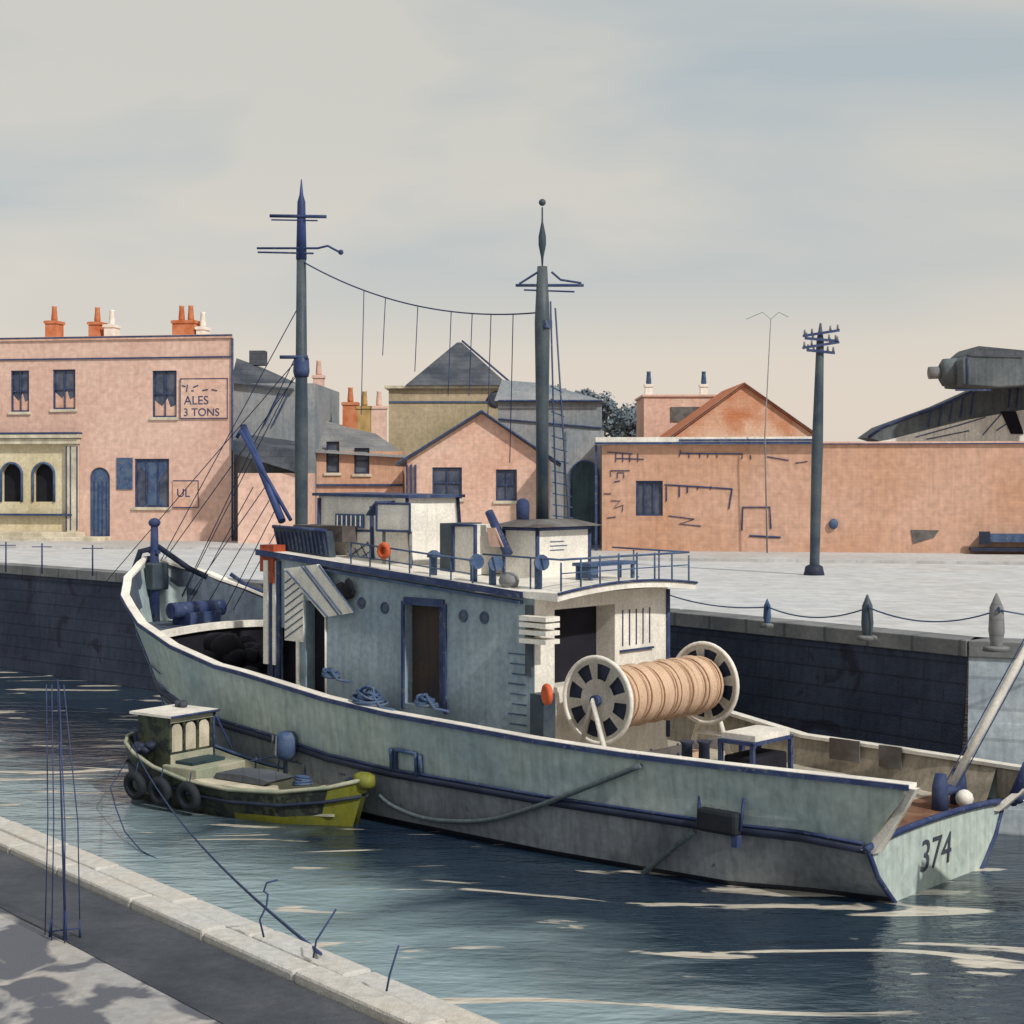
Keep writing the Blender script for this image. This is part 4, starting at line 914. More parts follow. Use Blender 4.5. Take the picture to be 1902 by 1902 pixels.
# second dark-framed locker
yl = -1.4; a_, z0 = TF.at(820, 1075, yl); b2, z1 = TF.at(884, 976, yl); mi = TF.X(842, yl)
lk = MB().box(mi, b2, yl, yl+.9, hz(mi, .05), z1).build('deck_locker', 'white', tr)
MB().box(a_, mi-.003, yl-.05, yl+.9, hz(a_, .05), z1+.03).build('locker_end', 'mast', lk)
m = MB(); m.tube([(mi, yl-.02, z1), (b2, yl-.02, z1), (b2, yl-.02, hz(b2, .05))], .045, 6); m.tube([(mi+.02, yl-.02, z1), (mi+.02, yl-.02, hz(mi, .1))], .03, 6); m.build('locker_trim', 'ink', lk)
# roof rails
def railing(y, s0, s1, n, h_, name, mt='blue'):
    m = MB()
    for i in range(n+1): s_ = s0+(s1-s0)*i/n; m.tube([(s_, y, hz(s_, .05)), (s_, y, hz(s_, h_))], .018, 6)
    m.tube([(s0, y, hz(s0, h_)), (s1, y, hz(s1, h_))], .022, 6); m.tube([(s0, y, hz(s0, h_*.5)), (s1, y, hz(s1, h_*.5))], .013, 5)
    return m.build(name, mt, tr)
railing(-2.5, 10.9, 14.6, 6, .55, 'guard_rail')
m = MB(); zc = 4.98
for y0, y1, s_ in ((-2.4, 1.8, 16.9),):
    for i in range(8): y_ = y0+(y1-y0)*i/7; m.tube([(s_, y_, CA(y_)), (s_, y_, CA(y_)+.62)], .02, 6)
    m.tube([(s_, y0+(y1-y0)*i/8, 5.62) for i in range(9)], .025, 6); m.tube([(s_, y0, 5.35), (s_, y1, 5.35)], .013, 5)
for y_ in (-2.4, 1.8):
    m.tube([(16.9, y_, 5.62), (14.8, y_, 5.66)], .022, 6)
    for s_ in (15.4, 16.1): m.tube([(s_, y_, CA(y_)), (s_, y_, 5.62)], .018, 6)
m.build('after_guard_rail', 'blue', tr)
# mushroom and cowl vents
def vent(px_, py0, py1, y, mt='blue', r=.11, cowl=False):
    s_, z0 = TF.at(px_, py1, y); z1 = TF.Z(px_, py0, y); z0 = min(z0, z1-.3); m = MB()
    z0 = hz(s_, 0) if s_ < 14.7 else CA(y)
    if cowl: m.tube([(s_, y, z0), (s_, y, z1-.12), (s_+.05, y-.03, z1-.02), (s_+.17, y-.08, z1)], [r*.6, r*.6, r*.9, r*1.25], 12)
    else: m.tube([(s_, y, z0), (s_, y, z1-.16), (s_, y, z1-.15), (s_, y, z1-.06), (s_, y, z1)], [r*.55, r*.55, r*1.2, r*1.1, r*.4], 12)
    return m.build('vent', mt, tr)
for a_ in ((806, 1022, 1070, -2.2), (880, 1042, 1082, -2.2), (915, 1046, 1090, -2.25), (1000, 1044, 1098, -2.3)): vent(a_[0], a_[1], a_[2], a_[3], cowl=a_[0] in (1000, 915, 880), r=.13)
MB().ball((TF.X(945, -2.3), -2.3, 5.15), .22, 1.2, .8, .8, .12).build('canvas_bundle', 'slatel', tr)
# bench on the after canopy
a_, z1 = TF.at(1082, 1072, -.5); m = MB(); s_ = 16.2
ya_, zb_ = TF.atx(1080, 1070, s_); yb_, _ = TF.atx(1166, 1070, s_)
m.box(s_-.25, s_+.25, ya_, yb_, 5.4, 5.47)
for y_ in (ya_+.05, yb_-.1):
    for q in (-.2, .15): m.box(s_+q, s_+q+.06, y_, y_+.07, CA(y_)+.02, 5.4)
m.box(s_-.2, s_+.2, ya_+.1, ya_+.3, 5.15, 5.4)
m.build('roof_bench', 'blue', tr)
# mainmast casing
c0, c1, cy0, cy1, cz = 14.05, 15.0, -.95, .75, 6.15
cs = MB().box(c0, c1, cy0, cy1, 4.95, cz).build('mast_casing', 'white', tr, bevel=.01)
m = MB()
for (x_, y_) in ((c0, cy0), (c1, cy0), (c1, cy1)): m.tube([(x_, y_, 4.95), (x_, y_, cz)], .045, 6)
m.tube([(c0, cy0, cz), (c1, cy0, cz), (c1, cy1, cz)], .06, 6); m.build('casing_trim', 'ink', cs)
m = MB(); m.hexa([(c0-.25, cy0-.25, cz+.03), (c1+.25, cy0-.25, cz+.03), (c1+.25, cy1+.2, cz+.03), (c0-.25, cy1+.2, cz+.03), (c0+.15, cy0+.2, cz+.17), (c1-.15, cy0+.2, cz+.17), (c1-.15, cy1-.3, cz+.17), (c0+.15, cy1-.3, cz+.17)]); m.build('casing_roof', 'roofb', cs)
m = MB()
for i in range(3): m.box(c1+.004, c1+.012, -.55, -.1+.1*(i % 2), 5.85-i*.09, 5.87-i*.09)
m.build('louvre', 'blue', cs)
s_, y_, z1 = T(971, 926, -.6); MB().tube([(s_, y_, cz+.1), (s_, y_, z1-.12), (s_, y_, z1-.04), (s_, y_, z1)], [.14, .15, .12, .05], 12).build('exhaust_pipe', 'ink', tr)
u = T(908, 950, -1.2); v = T(944, 1030, -1.2); MB().tube([u, v], [.09, .11], 8).build('slanted_pipe', 'ink', tr)
u = T(913, 980, -1.25); v = T(932, 1016, -1.25); MB().hexa([(u[0], -1.3, v[2]), (v[0]+.1, -1.3, v[2]), (v[0]+.1, -1.27, v[2]), (u[0]+.1, -1.27, v[2]), (u[0]-.1, -1.3, u[2]), (u[0]+.15, -1.3, u[2]), (u[0]+.15, -1.27, u[2]), (u[0]-.1, -1.27, u[2])]).build('orange_pennant', 'pinkg', tr)
# main mast
ms = 14.3; MZ = lambda py_: EYE-(py_-HOR)*(TF.w(ms, 0).y)/F_PX
mm = MB().tube([(ms, 0, 6.3), (ms, 0, 8.5), (ms, 0, 10.6), (ms, 0, MZ(495))], [.14, .14, .17, .11], 12).build('main_mast', 'mast', tr)
md = TF.w(ms, 0).y; m = MB()
z_ = MZ(530)
# crosstree runs athwart the picture: use local direction of world X
ux, uy = TF.u[0], TF.n[0]    # local components of world +X
def WX(s0, y0, z, dx): return (s0+ux*dx, y0+uy*dx, z)
m.tube([WX(ms, 0, z_, -.58), WX(ms, 0, z_, .9)], .035, 6); m.tube([WX(ms, 0, z_-.1, -.4), WX(ms, 0, z_-.14, .7)], .02, 5)
m.tube([WX(ms, 0, z_+.03, -.5), WX(ms, 0, MZ(502), -.03)], .025, 5); m.tube([WX(ms, 0, z_+.05, .85), WX(ms, 0, z_+.12, .4), WX(ms, 0, MZ(505), .2)], .025, 5)
m.build('crosstree', 'ink', mm)
m = MB(); m.tube([(ms, 0, MZ(497)), (ms, 0, MZ(478)), (ms, 0, MZ(455)), (ms, 0, MZ(440)), (ms, 0, MZ(412)), (ms, 0, MZ(385))], [.015, .03, .085, .085, .02, .018], 10).ball((ms, 0, MZ(376)), .08); m.build('masthead_spindle', 'mast', mm)
m = MB(); m.box(ms-.02, ms+.2, -.12, .1, MZ(610), MZ(596)); m.build('masthead_lamp', 'ink', mm)
# rope ladder shrouds
fw = TF.w(ms, 0)
def loc_from_world(p): dx, dy = p[0]-TF.o[0], p[1]-TF.o[1]; return (dx*TF.u[0]+dy*TF.u[1], dx*TF.n[0]+dy*TF.n[1], p[2])
m = MB(); A0, A1 = (ms+.15, .1, MZ(560)), (ms+.2, .2, MZ(572)); E0 = T(1036, 1050, 1.6); E1 = T(1062, 1060, 1.75)
E0 = (E0[0], 1.6, hz(E0[0], .05)); E1 = (E1[0], 1.75, hz(E1[0], .05))
m.tube([A0, E0], .02, 6); m.tube([A1, E1], .02, 6)
A2 = (ms+.1, 0, MZ(640)); 
m.build('shroud', 'blue', mm)
m = MB()
for i in range(2, 22):
    f_ = i/22; p = Vector(A0).lerp(Vector(E0), f_**.9); q = Vector(A1).lerp(Vector(E1), f_**.9)
    if i > 5: m.tube([p-(q-p)*.3, q+Vector((.1, .1, 0))*f_], .014, 5)
m.build('rope_rung', 'blue', mm)
# foremast
fs = 6.26; fd = TF.w(fs, 0).y; FZ = lambda py_: EYE-(py_-HOR)*fd/F_PX
fm = MB().tube([(fs, 0, 1.8), (fs, 0, 6), (fs, 0, 8.5), (fs, 0, FZ(700)), (fs, 0, FZ(480))], [.17, .16, .17, .15, .12], 12).build('foremast', 'mast', tr)
MB().tube([(fs, 0, FZ(482)), (fs, 0, FZ(375)), (fs, 0, FZ(362)), (fs, 0, FZ(333))], [.135, .10, .05, .012], 10).build('topmast', 'masttop', fm)
m = MB(); z_ = FZ(402); m.tube([WX(fs, -.12, z_, -.70), WX(fs, -.12, z_-.02, .72)], .045, 6); m.tube([WX(fs, -.12, z_-.1, -.66), WX(fs, -.12, z_-.12, .5)], .02, 5)
z_ = FZ(462); m.tube([WX(fs, -.12, z_, -1.02), WX(fs, -.12, z_, .5), WX(fs, -.12, z_+.06, .75), WX(fs, -.12, z_-.1, 1.05)], .03, 6); m.tube([WX(fs, -.12, z_-.1, -1.0), WX(fs, -.12, z_-.13, .4)], .025, 5); m.ball(WX(fs, -.12, z_-.1, 1.08), .07)
m.build('crosstree', 'ink', fm); z_ = FZ(664); MB().tube([WX(fs, -.18, z_, -.4), WX(fs, -.18, z_, .3)], .05, 6).build('spreader', 'ink', fm)
MB().tube([(fs, 0, FZ(700)), (fs, 0, FZ(690)), (fs, 0, FZ(665))], [.18, .21, .19], 12).build('mast_band', 'ink', fm)
# boom leaning forward
u = T(452, 792, -.1); v = T(524, 968, -.6); w_ = T(440, 812, -.1)
m = MB(); m.tube([u, v], [.09, .1], 8); m.tube([T(446, 800, -.4), T(540, 966, -.4)], .05, 6); m.tube([w_, u], .05, 6); m.build('boom', 'masttop', tr)
# forestays and halyards to the bow
m = MB()
for (p0, p1) in (((556, 690), (328, 1008)), ((560, 640), (360, 1060)), ((545, 700), (362, 1062)), ((470, 905), (380, 1070)), ((500, 930), (410, 1080)), ((492, 905), (395, 1045)), ((512, 945), (448, 1072)), ((552, 668), (428, 812)), ((520, 975), (470, 1066))):
    sA = fs-.1; sB = TF.X(p1[0], .6)
    A = (TF.X(p0[0], .1), .1, TF.Z(p0[0], p0[1], .1)); B_ = (sB, .6, TF.Z(p1[0], p1[1], .6))
    if B_[2] > 4: 
        k = (3.6-A[2])/(B_[2]-A[2]); B_ = tuple(A[i]+(B_[i]-A[i])*k for i in range(3))
    m.tube([A, B_], .013, 5)
m.tube([(fs, 0, FZ(560)), (.3, 0, 4.9)], .013, 5)
m.build('forestay', 'rope', fm)
# triatic stay with hanging signal lines
Pa = Vector((fs+.1, 0, FZ(488))); Pb = Vector((ms-.1, 0, MZ(580)))
st = sag(Pa, Pb, .45, 24); m = MB(); m.tube(st, .018, 6); m.build('triatic_stay', 'rope', tr)
m = MB()
for (px_, pe) in ((676, 770), (716, 660), (776, 690), (838, 735), (877, 735), (912, 775), (953, 860)):
    best = min(st, key=lambda p: abs((lambda w: w.x/w.y)(TF.w(p.x, p.y))-(px_-CX)/F_PX))
    # interpolate on the stay
    s_ = TF.X(px_, 0); z_ = None
    for a_, b2 in zip(st, st[1:]):
        if a_.x <= s_ <= b2.x: z_ = a_.z+(b2.z-a_.z)*(s_-a_.x)/(b2.x-a_.x)
    if z_ is None: continue
    z_e = TF.Z(px_, pe, 0); MB().tube([(s_, 0, z_), (s_-.03, -.02, (z_+z_e)/2), (s_-.1, 0, z_e)], .011, 5).build('signal_line', 'rope', tr)
m.bm.free()

# --- after deck gear
rs = 17.45; rz = 2.88; RR = .84
def flange(y, name):
    bm = bmesh.new(); nA, rad = 40, [0.0, .16, .28, .42, .56, .72, .86, RR]
    V = [[bm.verts.new((rs+r*math.cos(2*math.pi*i/nA), y, rz+r*math.sin(2*math.pi*i/nA))) for i in range(nA)] if r > 0 else None for r in rad]
    c = bm.verts.new((rs, y, rz))
    for i in range(nA):
        bm.faces.new([c, V[1][i], V[1][(i+1) % nA]])
        for k in range(1, len(rad)-1):
            if k in (3, 4) and i % 5 not in (0, 1): continue
            bm.faces.new([V[k][i], V[k+1][i], V[k+1][(i+1) % nA], V[k][(i+1) % nA]])
    bmesh.ops.solidify(bm, geom=bm.faces[:], thickness=.05)
    mb = MB(); mb.bm.free(); mb.bm = bm; o = mb.build(name, 'white', tr)
    return o
for y_ in (-1.95, 1.6):
    fl = flange(y_, 'drum_flange'); MB().torus((rs, y_, rz), (0, 1, 0), RR, .045, 40, 8).build('flange_rim', 'white', fl)
    e_ = .07
    MB().tube([(rs, y_+e_, rz), (rs, y_+e_*1.3, rz)], .78, 32).build('drum_plate', 'inkd', fl)
    MB().tube([(rs, y_-.12, rz), (rs, y_+.12, rz)], .11, 12).build('hub', 'ink', fl)
dr_ = MB(); n = 26; pts = []; rr = []
for i in range(n+1):
    pts.append((rs, -1.85+3.35*i/n, rz)); rr.append(.56+.05*math.sin(i*1.7)+.03*random.random())
dr_.tube(pts, rr, 28); dr_.build('net_drum', 'drum', tr)
m = MB(); y_ = [-1.9+.11*i for i in range(34)]
for i in range(0, 31, 1): m.torus((rs, -1.8+.108*i, rz), (0, 1, random.uniform(-.04, .04)), .575+random.uniform(-.01, .02), .016, 24, 5)
m.build('wound_rope', 'drum', tr)
for y_ in (-2.1, 1.8):
    m = MB(); m.tube([(rs-.55, y_, 1.2), (rs, y_, rz), (rs+.55, y_, 1.2)], .07, 6); m.tube([(rs-.4, y_, 1.8), (rs+.4, y_, 1.8)], .05, 6); m.build('drum_stand', 'white', tr)
m = MB(); m.box(rs+.75, rs+.95, -1.9, 2.0, 1.75, 1.9); m.build('drum_beam', 'roofb', tr)
m = MB()
for y_ in (-1.6, -.9, 1.7): m.box(rs+.8, rs+.9, y_, y_+.1, 1.15, 1.75)
m.build('beam_leg', 'ink', tr)
# gear frame right of drum
gx = TF.X(1400, 1.2); s_ = 19.6
yy0, zz0 = TF.atx(1365, 1425, s_); yy1, zz1 = TF.atx(1440, 1362, s_)
fr = MB().box(s_-.35, s_+.35, yy0+.12, yy1-.1, 1.16, zz1-.3).build('trawl_winch', 'black', tr, bevel=.04)
m = MB()
for y_ in (yy0, yy1-.08):
    for q in (-.4, .34): m.box(s_+q, s_+q+.08, y_, y_+.08, 1.16, zz1)
m.box(s_-.4, s_+.42, yy0, yy1, zz1-.05, zz1+.02); m.build('winch_frame', 'ink', fr)
MB().box(s_-.38, s_+.4, yy0+.1, yy1-.1, zz1+.025, zz1+.14).build('winch_cover', 'white', fr)
# near after corner of house: white rungs and pipes
m = MB()
for py_ in (1150, 1162, 1176, 1192): q = TF.at(985, py_, -HY-.3); m.box(H1-.15, H1+.55, -HY-.3, -HY+.12, q[1]-.04, q[1]+.05)
m.build('step_ladder', 'white', tr)
m = MB(); q = TF.at(965, 1130, -HY-.05); m.box(H1-.2, H1-.03, -HY-.06, -HY-.004, 3.3, 4.7); m.box(H1+.1, H1+.45, -HY-.25, -HY+.1, 1.3, 3.0); m.build('ladder_locker', 'mast', tr)
m = MB()
for i in range(9): MB().box(H1-.6-.05*(i % 3), H1-.22, -HY-.02, -HY-.004, 2.1+i*.2, 2.125+i*.2).build('side_rung', 'blue', tr)
# bollards on deck
for px_ in (1276, 1308):
    s_, z_ = TF.at(px_, 1398, -1.9); MB().tube([(s_, -1.9, 1.15), (s_, -1.9, z_+.15), (s_, -1.9, z_+.22)], [.12, .1, .15], 12).build('mooring_bitt', 'inkd', tr)
# stern fairlead, pole
s_, y_ = 23.15, 1.5
m = MB()
for q in (-.42, .3): m.tube([(s_, y_+q, 1.06), (s_, y_+q, 1.5), (s_, y_+q+.03, 1.75)], [.16, .15, .10], 10)
m.tube([(s_, y_-.45, 1.4), (s_, y_+.4, 1.4)], .1, 8); m.build('stern_roller', 'ink', tr)
MB().ball((s_+.3, y_-.05, 1.28), .17).build('fender_ball', 'white', tr)
P0, P1 = Vector((s_-.05, y_, 1.35)), Vector((24.75, 2.75, 5.3))
m = MB(); m.tube([P0, P0.lerp(P1, .3), P0.lerp(P1, .31), P0.lerp(P1, .62), P0.lerp(P1, .63), P1], [.075, .07, .08, .075, .065, .05], 10); po = m.build('derrick_pole', 'white', tr)
MB().tube([P0+Vector((-.12, -.06, 0)), P1+Vector((-.1, -.05, 0))], .012, 5).tube([P0+Vector((.1, .05, 0)), P1+Vector((.1, .05, 0))], .012, 5).build('pole_line', 'ink', po)
for sa, sb2 in ((21.0, 21.5), (19.8, 20.5)):
    yi = ins(sa, 1.4)-.03; MB().box(sa, sb2, yi-.05, yi-.01, 1.42, 1.85).build('scupper_door', 'roofb', tr)
m = MB(); m.tube([(23.9, 2.45, 1.1), (24.3, 2.3, 1.9)], .1, 6).ball((24.0, 2.5, 1.25), .16); m.build('quarter_block', 'ink', tr)
# top-level things on/along the trawler
def world(p): w = TF.w(p[0], p[1]); return Vector((w.x, w.y, p[2]))
def solo(m, name, mt, p, label, cat, group=None, rz=0):
    o = m.build(name, mt, None); o.location = p; o.rotation_euler = (0, 0, rz); return tag(o, label, cat, group)
rzT = TF.rot()
c = world(T(713, 1023, -2.55)); solo(MB().torus((0, 0, 0), (0, 1, 0), .13, .06, 20, 8).ball((0, .05, 0), .11, 1, .3, 1), 'lifebuoy', 'orange', c, 'round orange lifebuoy hanging on the wheelhouse rail', 'lifebuoy', None, rzT)
c = world((H1+.62, -HY-.35, 2.55)); q = TF.at(1016, 1290, -HY-.35); c = world((q[0], -HY-.35, q[1]))
solo(MB().torus((0, 0, 0), (.5, 1, 0), .15, .065, 20, 8).ball((0, 0, 0), .14, .8, .4, 1.1), 'lifebuoy', 'orange', c, 'oval orange buoy hanging between the deckhouse and the net drum', 'lifebuoy', None, rzT)
def coil(px_, py_, y, z, r, label):
    s_ = TF.X(px_, y); m = MB()
    pts = []; ph = random.uniform(0, 6)
    for k in range(130):
        t = k/129; a = t*9*2*math.pi; rr_ = r*(.95-.5*t+.22*math.sin(a*.37+ph)); pts.append((rr_*math.cos(a)*1.15+.08*math.sin(a*.21), rr_*math.sin(a)*.8, .05+r*1.1*t*(.7+.3*math.sin(a*1.3+ph))))
    pts += [(pts[-1][0]+.15, pts[-1][1]-.1, .2), (pts[-1][0]+.4, pts[-1][1]-.15, .04), (pts[-1][0]+.75, pts[-1][1]-.1, .02)]
    m.tube(pts, .032, 6)
    solo(m, 'rope_coil', 'blue', world((s_, y, z)), label, 'rope', 'rope coils along the side deck', rzT)
s_, z_ = TF.at(684, 1312, -3.1); coil(684, 1312, -3.1, z_, .36, 'heap of blue rope on the rail beside the deckhouse left of the brown door')
s_, z_ = TF.at(795, 1318, -2.95); coil(790, 1318, -2.95, z_+.02, .22, 'small blue rope coil below the brown door')
s_, z_ = TF.at(614, 1262, -2.8); coil(614, 1262, -2.8, z_, .18, 'small blue rope coil beside the dark doorway')
# dark net pile on well deck
s_ = TF.X(430, -1.2)
m = MB()
for k in range(34): m.ball((random.uniform(-1.1, 1.1), random.uniform(-.9, .9), random.uniform(.1, 1.2)), random.uniform(.25, .42), 1, 1, .8, .12)
c = world((5.6, -1.15, lerp_t(ZD, 5.2)+.1)); solo(m, 'net_heap', 'black', c, 'big heap of black netting on the well deck behind the foredeck beam', 'netting', None, rzT)
m = MB()
for k in range(8): m.ball((random.uniform(-.5, .5), random.uniform(-.12, .12), random.uniform(.1, .45)), random.uniform(.13, .2), 1.2, .8, .9, .15)
q = TF.at(985, 1360, -2.95); solo(m, 'net_heap', 'slate', world((q[0], -2.72, 1.45)), 'low dark net pile on deck at the after corner of the deckhouse', 'netting', None, rzT)
# crate in front of drum
q = TF.X(1205, -1.3); q0 = 18.35
c = thing('fish_crate', 'slatted brown crate on deck in front of the net drum', 'crate', world((q0, -.55, 1.16)), rzT)
m = MB(); m.box(-.3, .3, -.42, .42, .0, .06)
for z_ in (.1, .3, .5): m.box(-.32, -.29, -.44, .44, z_, z_+.15); m.box(.29, .32, -.44, .44, z_, z_+.15); m.box(-.29, .29, -.44, -.41, z_, z_+.15); m.box(-.29, .29, .41, .44, z_, z_+.15)
m.build('slats', 'drum', c)
m = MB()
for x_ in (-.34, .32):
    for y_ in (-.46, .42): m.box(x_, x_+.025, y_, y_+.05, 0, .72)
m.build('corner_post', 'ink', c)
# tyre fender slung on the hull
a_ = onhull(1335, 1525, .16)
tf = thing('tyre_fender', 'dark rectangular rubber fender slung low on the after hull side', 'fender', world((a_[0], a_[1], a_[2])), rzT)
MB().box(-.42, .42, -.1, .12, -.22, .2).build('rubber_pad', 'tyre', tf, bevel=.07)
MB().tube([(-.46, .02, -.1), (-.48, .1, .42)], .03, 6).build('sling', 'ink', tf); MB().tube([(.44, .02, -.1), (.46, .1, .45)], .03, 6).build('sling', 'ink', tf); MB().box(.3, .42, -.06, .08, -.4, -.2).build('weight', 'ink', tf)
# ropes over the hull side
def hullrope(pts, r, mt, label, off=.09):
    P = [world(onhull(*p, off)) for p in pts]
    Q_ = []
    for i in range(len(P)-1):
        for k in range(6):
            t = k/6; p0 = P[max(0, i-1)]; p1 = P[i]; p2 = P[i+1]; p3 = P[min(len(P)-1, i+2)]
            Q_.append(.5*((2*p1)+(-p0+p2)*t+(2*p0-5*p1+4*p2-p3)*t*t+(-p0+3*p1-3*p2+p3)*t**3))
    Q_.append(P[-1]); o = MB().tube([p-P[0] for p in Q_], r, 8).build('mooring_rope', mt); o.location = P[0]; tag(o, label, 'rope')
hullrope(((1190, 1422), (1090, 1462), (990, 1500), (900, 1524), (800, 1522), (735, 1500), (705, 1478)), .05, 'ropeg', 'thick grey rope sagging down the hull side to the small launch')
hullrope(((1290, 1545), (1245, 1580), (1195, 1622)), .055, 'ropeg', 'short thick rope from the fender down to the water', .14)

# ------------------------------------------------------------------ small launch alongside
LF = Frame(-8.55, 37.3, 5.6, -4.0)
la = fthing('motor_launch', 'small old green launch with windowed shelter moored beside the trawler', 'boat', LF)
LS = [(-.15, .12, 1.28), (.0, .42, 1.27), (.35, .78, 1.2), (.9, 1.02, 1.05), (1.7, 1.16, .85), (2.8, 1.22, .68), (4, 1.16, .62), (5.2, .92, .66), (6.2, .5, .8), (6.85, .08, .98)]
def lsec(k):
    s_, hbw, zg = LS[k]; out = []; n_ = len(LS)
    for f_ in (0, .25, .5, .75, 1):
        z = -.35+(zg+.35)*f_; w_ = hbw*(.62+.38*f_**.6) if 0 < k < n_-1 else hbw
        x_ = s_+(.35*(1-f_) if k < 2 else 0)-(.45*(1-f_) if k > n_-3 else 0); out.append((x_, w_, z))
    return out
LSEC = [lsec(k) for k in range(len(LS))]
def lskin(f0, f1, k0, k1, name, mt, off=0):
    m = MB()
    for sg in (-1, 1):
        for k in range(k0, k1):
            for j in range(f0, f1):
                a, b_ = LSEC[k], LSEC[k+1]
                f = m.face([(x, sg*(y+off), z) for x, y, z in (a[j], b_[j], b_[j+1], a[j+1])]); f.smooth = True
    bmesh.ops.remove_doubles(m.bm, verts=m.bm.verts, dist=.001); return m.build(name, mt, la)
lskin(0, 4, 0, 6, 'hull', 'lgreen'); lskin(2, 4, 6, 8, 'upper_strake', 'lgreen'); lskin(0, 2, 6, 8, 'hull', 'lyel'); lskin(0, 4, 8, 9, 'bow_plank', 'lyel')
lskin(2, 4, 1, 8, 'lining', 'lin', -.06)
for sg in (-1, 1):
    m = MB(); m.tube([(x, sg*(y+.01), z+.03) for x, y, z in [s_[4] for s_ in LSEC]], .045, 6); m.build('gunwale', 'lin' if sg < 0 else 'blue', la)
    m = MB(); m.tube([(x, sg*(y+.02), z) for x, y, z in [s_[3] for s_ in LSEC[2:]]], .04, 6); m.build('rubbing_strake', 'inkd', la)
MB().tube([(.28, 0, -.35), (-.15, 0, .5), (-.18, 0, 1.35)], [.08, .09, .07], 8).build('stem_post', 'ink', la)
MB().ball((6.75, 0, .95), .22, 1.2, .9, .9, .15).build('stern_post', 'lyel', la)
MB().pz([(.3, -.6), (1.0, -.9), (3, -1.05), (5, -.85), (6.2, -.35), (6.2, .35), (5, .85), (3, 1.05), (1, .9), (.3, .6)], .2, .25).build('sole', 'lin', la)
m = MB(); m.box(2.2, 2.5, -1.08, 1.08, .48, .53); m.box(5.0, 5.35, -.82, .82, .5, .56); m.build('thwart', 'cream', la)
MB().pz([(2.6, -.85), (3.1, -.98), (4.4, -.92), (4.9, -.6), (4.6, -.3), (2.9, -.35)], .62, .66).build('side_deck', 'cream', la)
MB().box(1.5, 2.6, -.75, .75, .26, .85).build('engine_box', 'lin', la, bevel=.03)
MB().box(1.5, 2.2, -.5, .5, .86, .92).build('hatch_lid', 'teal', la)
MB().px([(2.9, .68), (4.4, .68), (4.6, .78), (3.8, .84), (3.0, .8)], -.55, .25).build('tarpaulin', 'slate', la)
# shelter with three rounded windows facing aft
zc = 1.88; xw = 1.65
yw = [(-.72, -.30), (-.22, .2), (.28, .70)]
m = MB(); fw_ = lambda a, d, z: (xw-d, a*.82, z)
m.wallgrid(fw_, -.8, .8, .6, zc, [(a, b_, 1.1, 1.74) for a, b_ in yw], .05)
m.face([(.5, -.56, 1.0), (xw, -.656, .6), (xw, -.656, zc), (.55, -.6, zc)]); m.face([(.5, .56, 1.0), (xw, .656, .6), (xw, .656, zc), (.55, .6, zc)]); m.face([(.5, -.56, 1.0), (.5, .56, 1.0), (.55, .6, zc), (.55, -.6, zc)])
cb = m.build('shelter', 'lgreen', la)
MB().box(xw+.004, xw+.014, -.64, .64, .62, 1.06).build('panel', 'lin', cb)
MB().box(xw+.004, xw+.014, -.64, .64, 1.76, zc-.01).build('panel', 'lin', cb)
for a, b_ in yw:
    w_ = MB().prism(arch_poly(a+.01, b_-.01, 1.105, 1.73), lambda p, d, q: (d, p*.82, q), xw-.05, xw-.03).build('window', 'cream', cb)
MB().box(.4, xw+.12, -.72, .72, zc+.003, zc+.06).build('shelter_roof', 'white', cb)
m = MB(); m.tube([(xw+.13, -.72, zc+.03), (xw+.13, .72, zc+.03)], .03, 6); m.tube([(xw+.01, .67, .7), (xw+.01, .67, zc)], .03, 6); m.tube([(xw+.02, .67, zc), (xw+.3, .95, 1.0)], .025, 6); m.build('shelter_trim', 'ink', cb)
MB().tube([(.8, .4, zc+.06), (.8, .4, zc+.2)], .09, 8).ball((.98, .38, zc+.14), .1).build('roof_lamp', 'slate', cb)
m = MB(); m.tube([(2.6, .9, .8), (3.2, 1.0, .95), (4.5, 1.0, .85), (5.6, .7, .85)], .02, 5)
for s_ in (2.7, 3.4, 4.2, 5.0): m.tube([(s_, .95, .6), (s_, .98, .9)], .02, 5)
m.build('side_rail', 'blue', la)
def lw(x, y, z): w = LF.w(x, y); return Vector((w.x, w.y, z))
for i, (s_, hb_) in enumerate(((1.15, 1.13), (2.1, 1.26), (3.0, 1.28))):
    lb = ('black tyre nearest the shelter on the launch side', 'middle black tyre of the row hung on the launch side', 'black tyre with pale spot, rightmost on the launch side')[i]
    t = thing('tyre', lb, 'tyre', lw(s_, -hb_-.08, .42), LF.rot(), 'tyres hung as fenders on the launch')
    MB().torus((0, 0, 0), (0, 1, .15), .23, .10, 22, 10).build('tread', 'tyre', t)
    MB().tube([(0, .02, .25), (0, .08, .5)], .015, 5).build('lanyard', 'ink', t)
q = LF.at(530, 1392, .75)
bk = thing('oil_drum', 'upright blue drum shaped fender pot standing in the launch', 'drum', lw(q[0], .75, .62), LF.rot())
MB().tube([(0, 0, 0), (0, 0, .35), (.0, 0, .38), (.02, 0, .52), (.03, 0, .86), (.03, 0, .98)], [.05, .05, .16, .24, .25, .17], 14).build('body', 'blue', bk)
MB().tube([(-.26, -.14, .5), (-.24, -.15, .9)], .02, 5).tube([(-.05, -.26, .5), (-.03, -.26, .92)], .02, 5).build('stripe', 'slatel', bk)
m = MB()
for k in range(6): m.ball((random.uniform(-.25, .25), random.uniform(-.1, .1), random.uniform(0, .12)), .13, 1, 1, .8, .15)
solo(m, 'sack_pile', 'inkd', lw(.95, -.7, 1.12), 'dark sacks heaped on the near gunwale by the launch shelter', 'sacks')
m = MB()
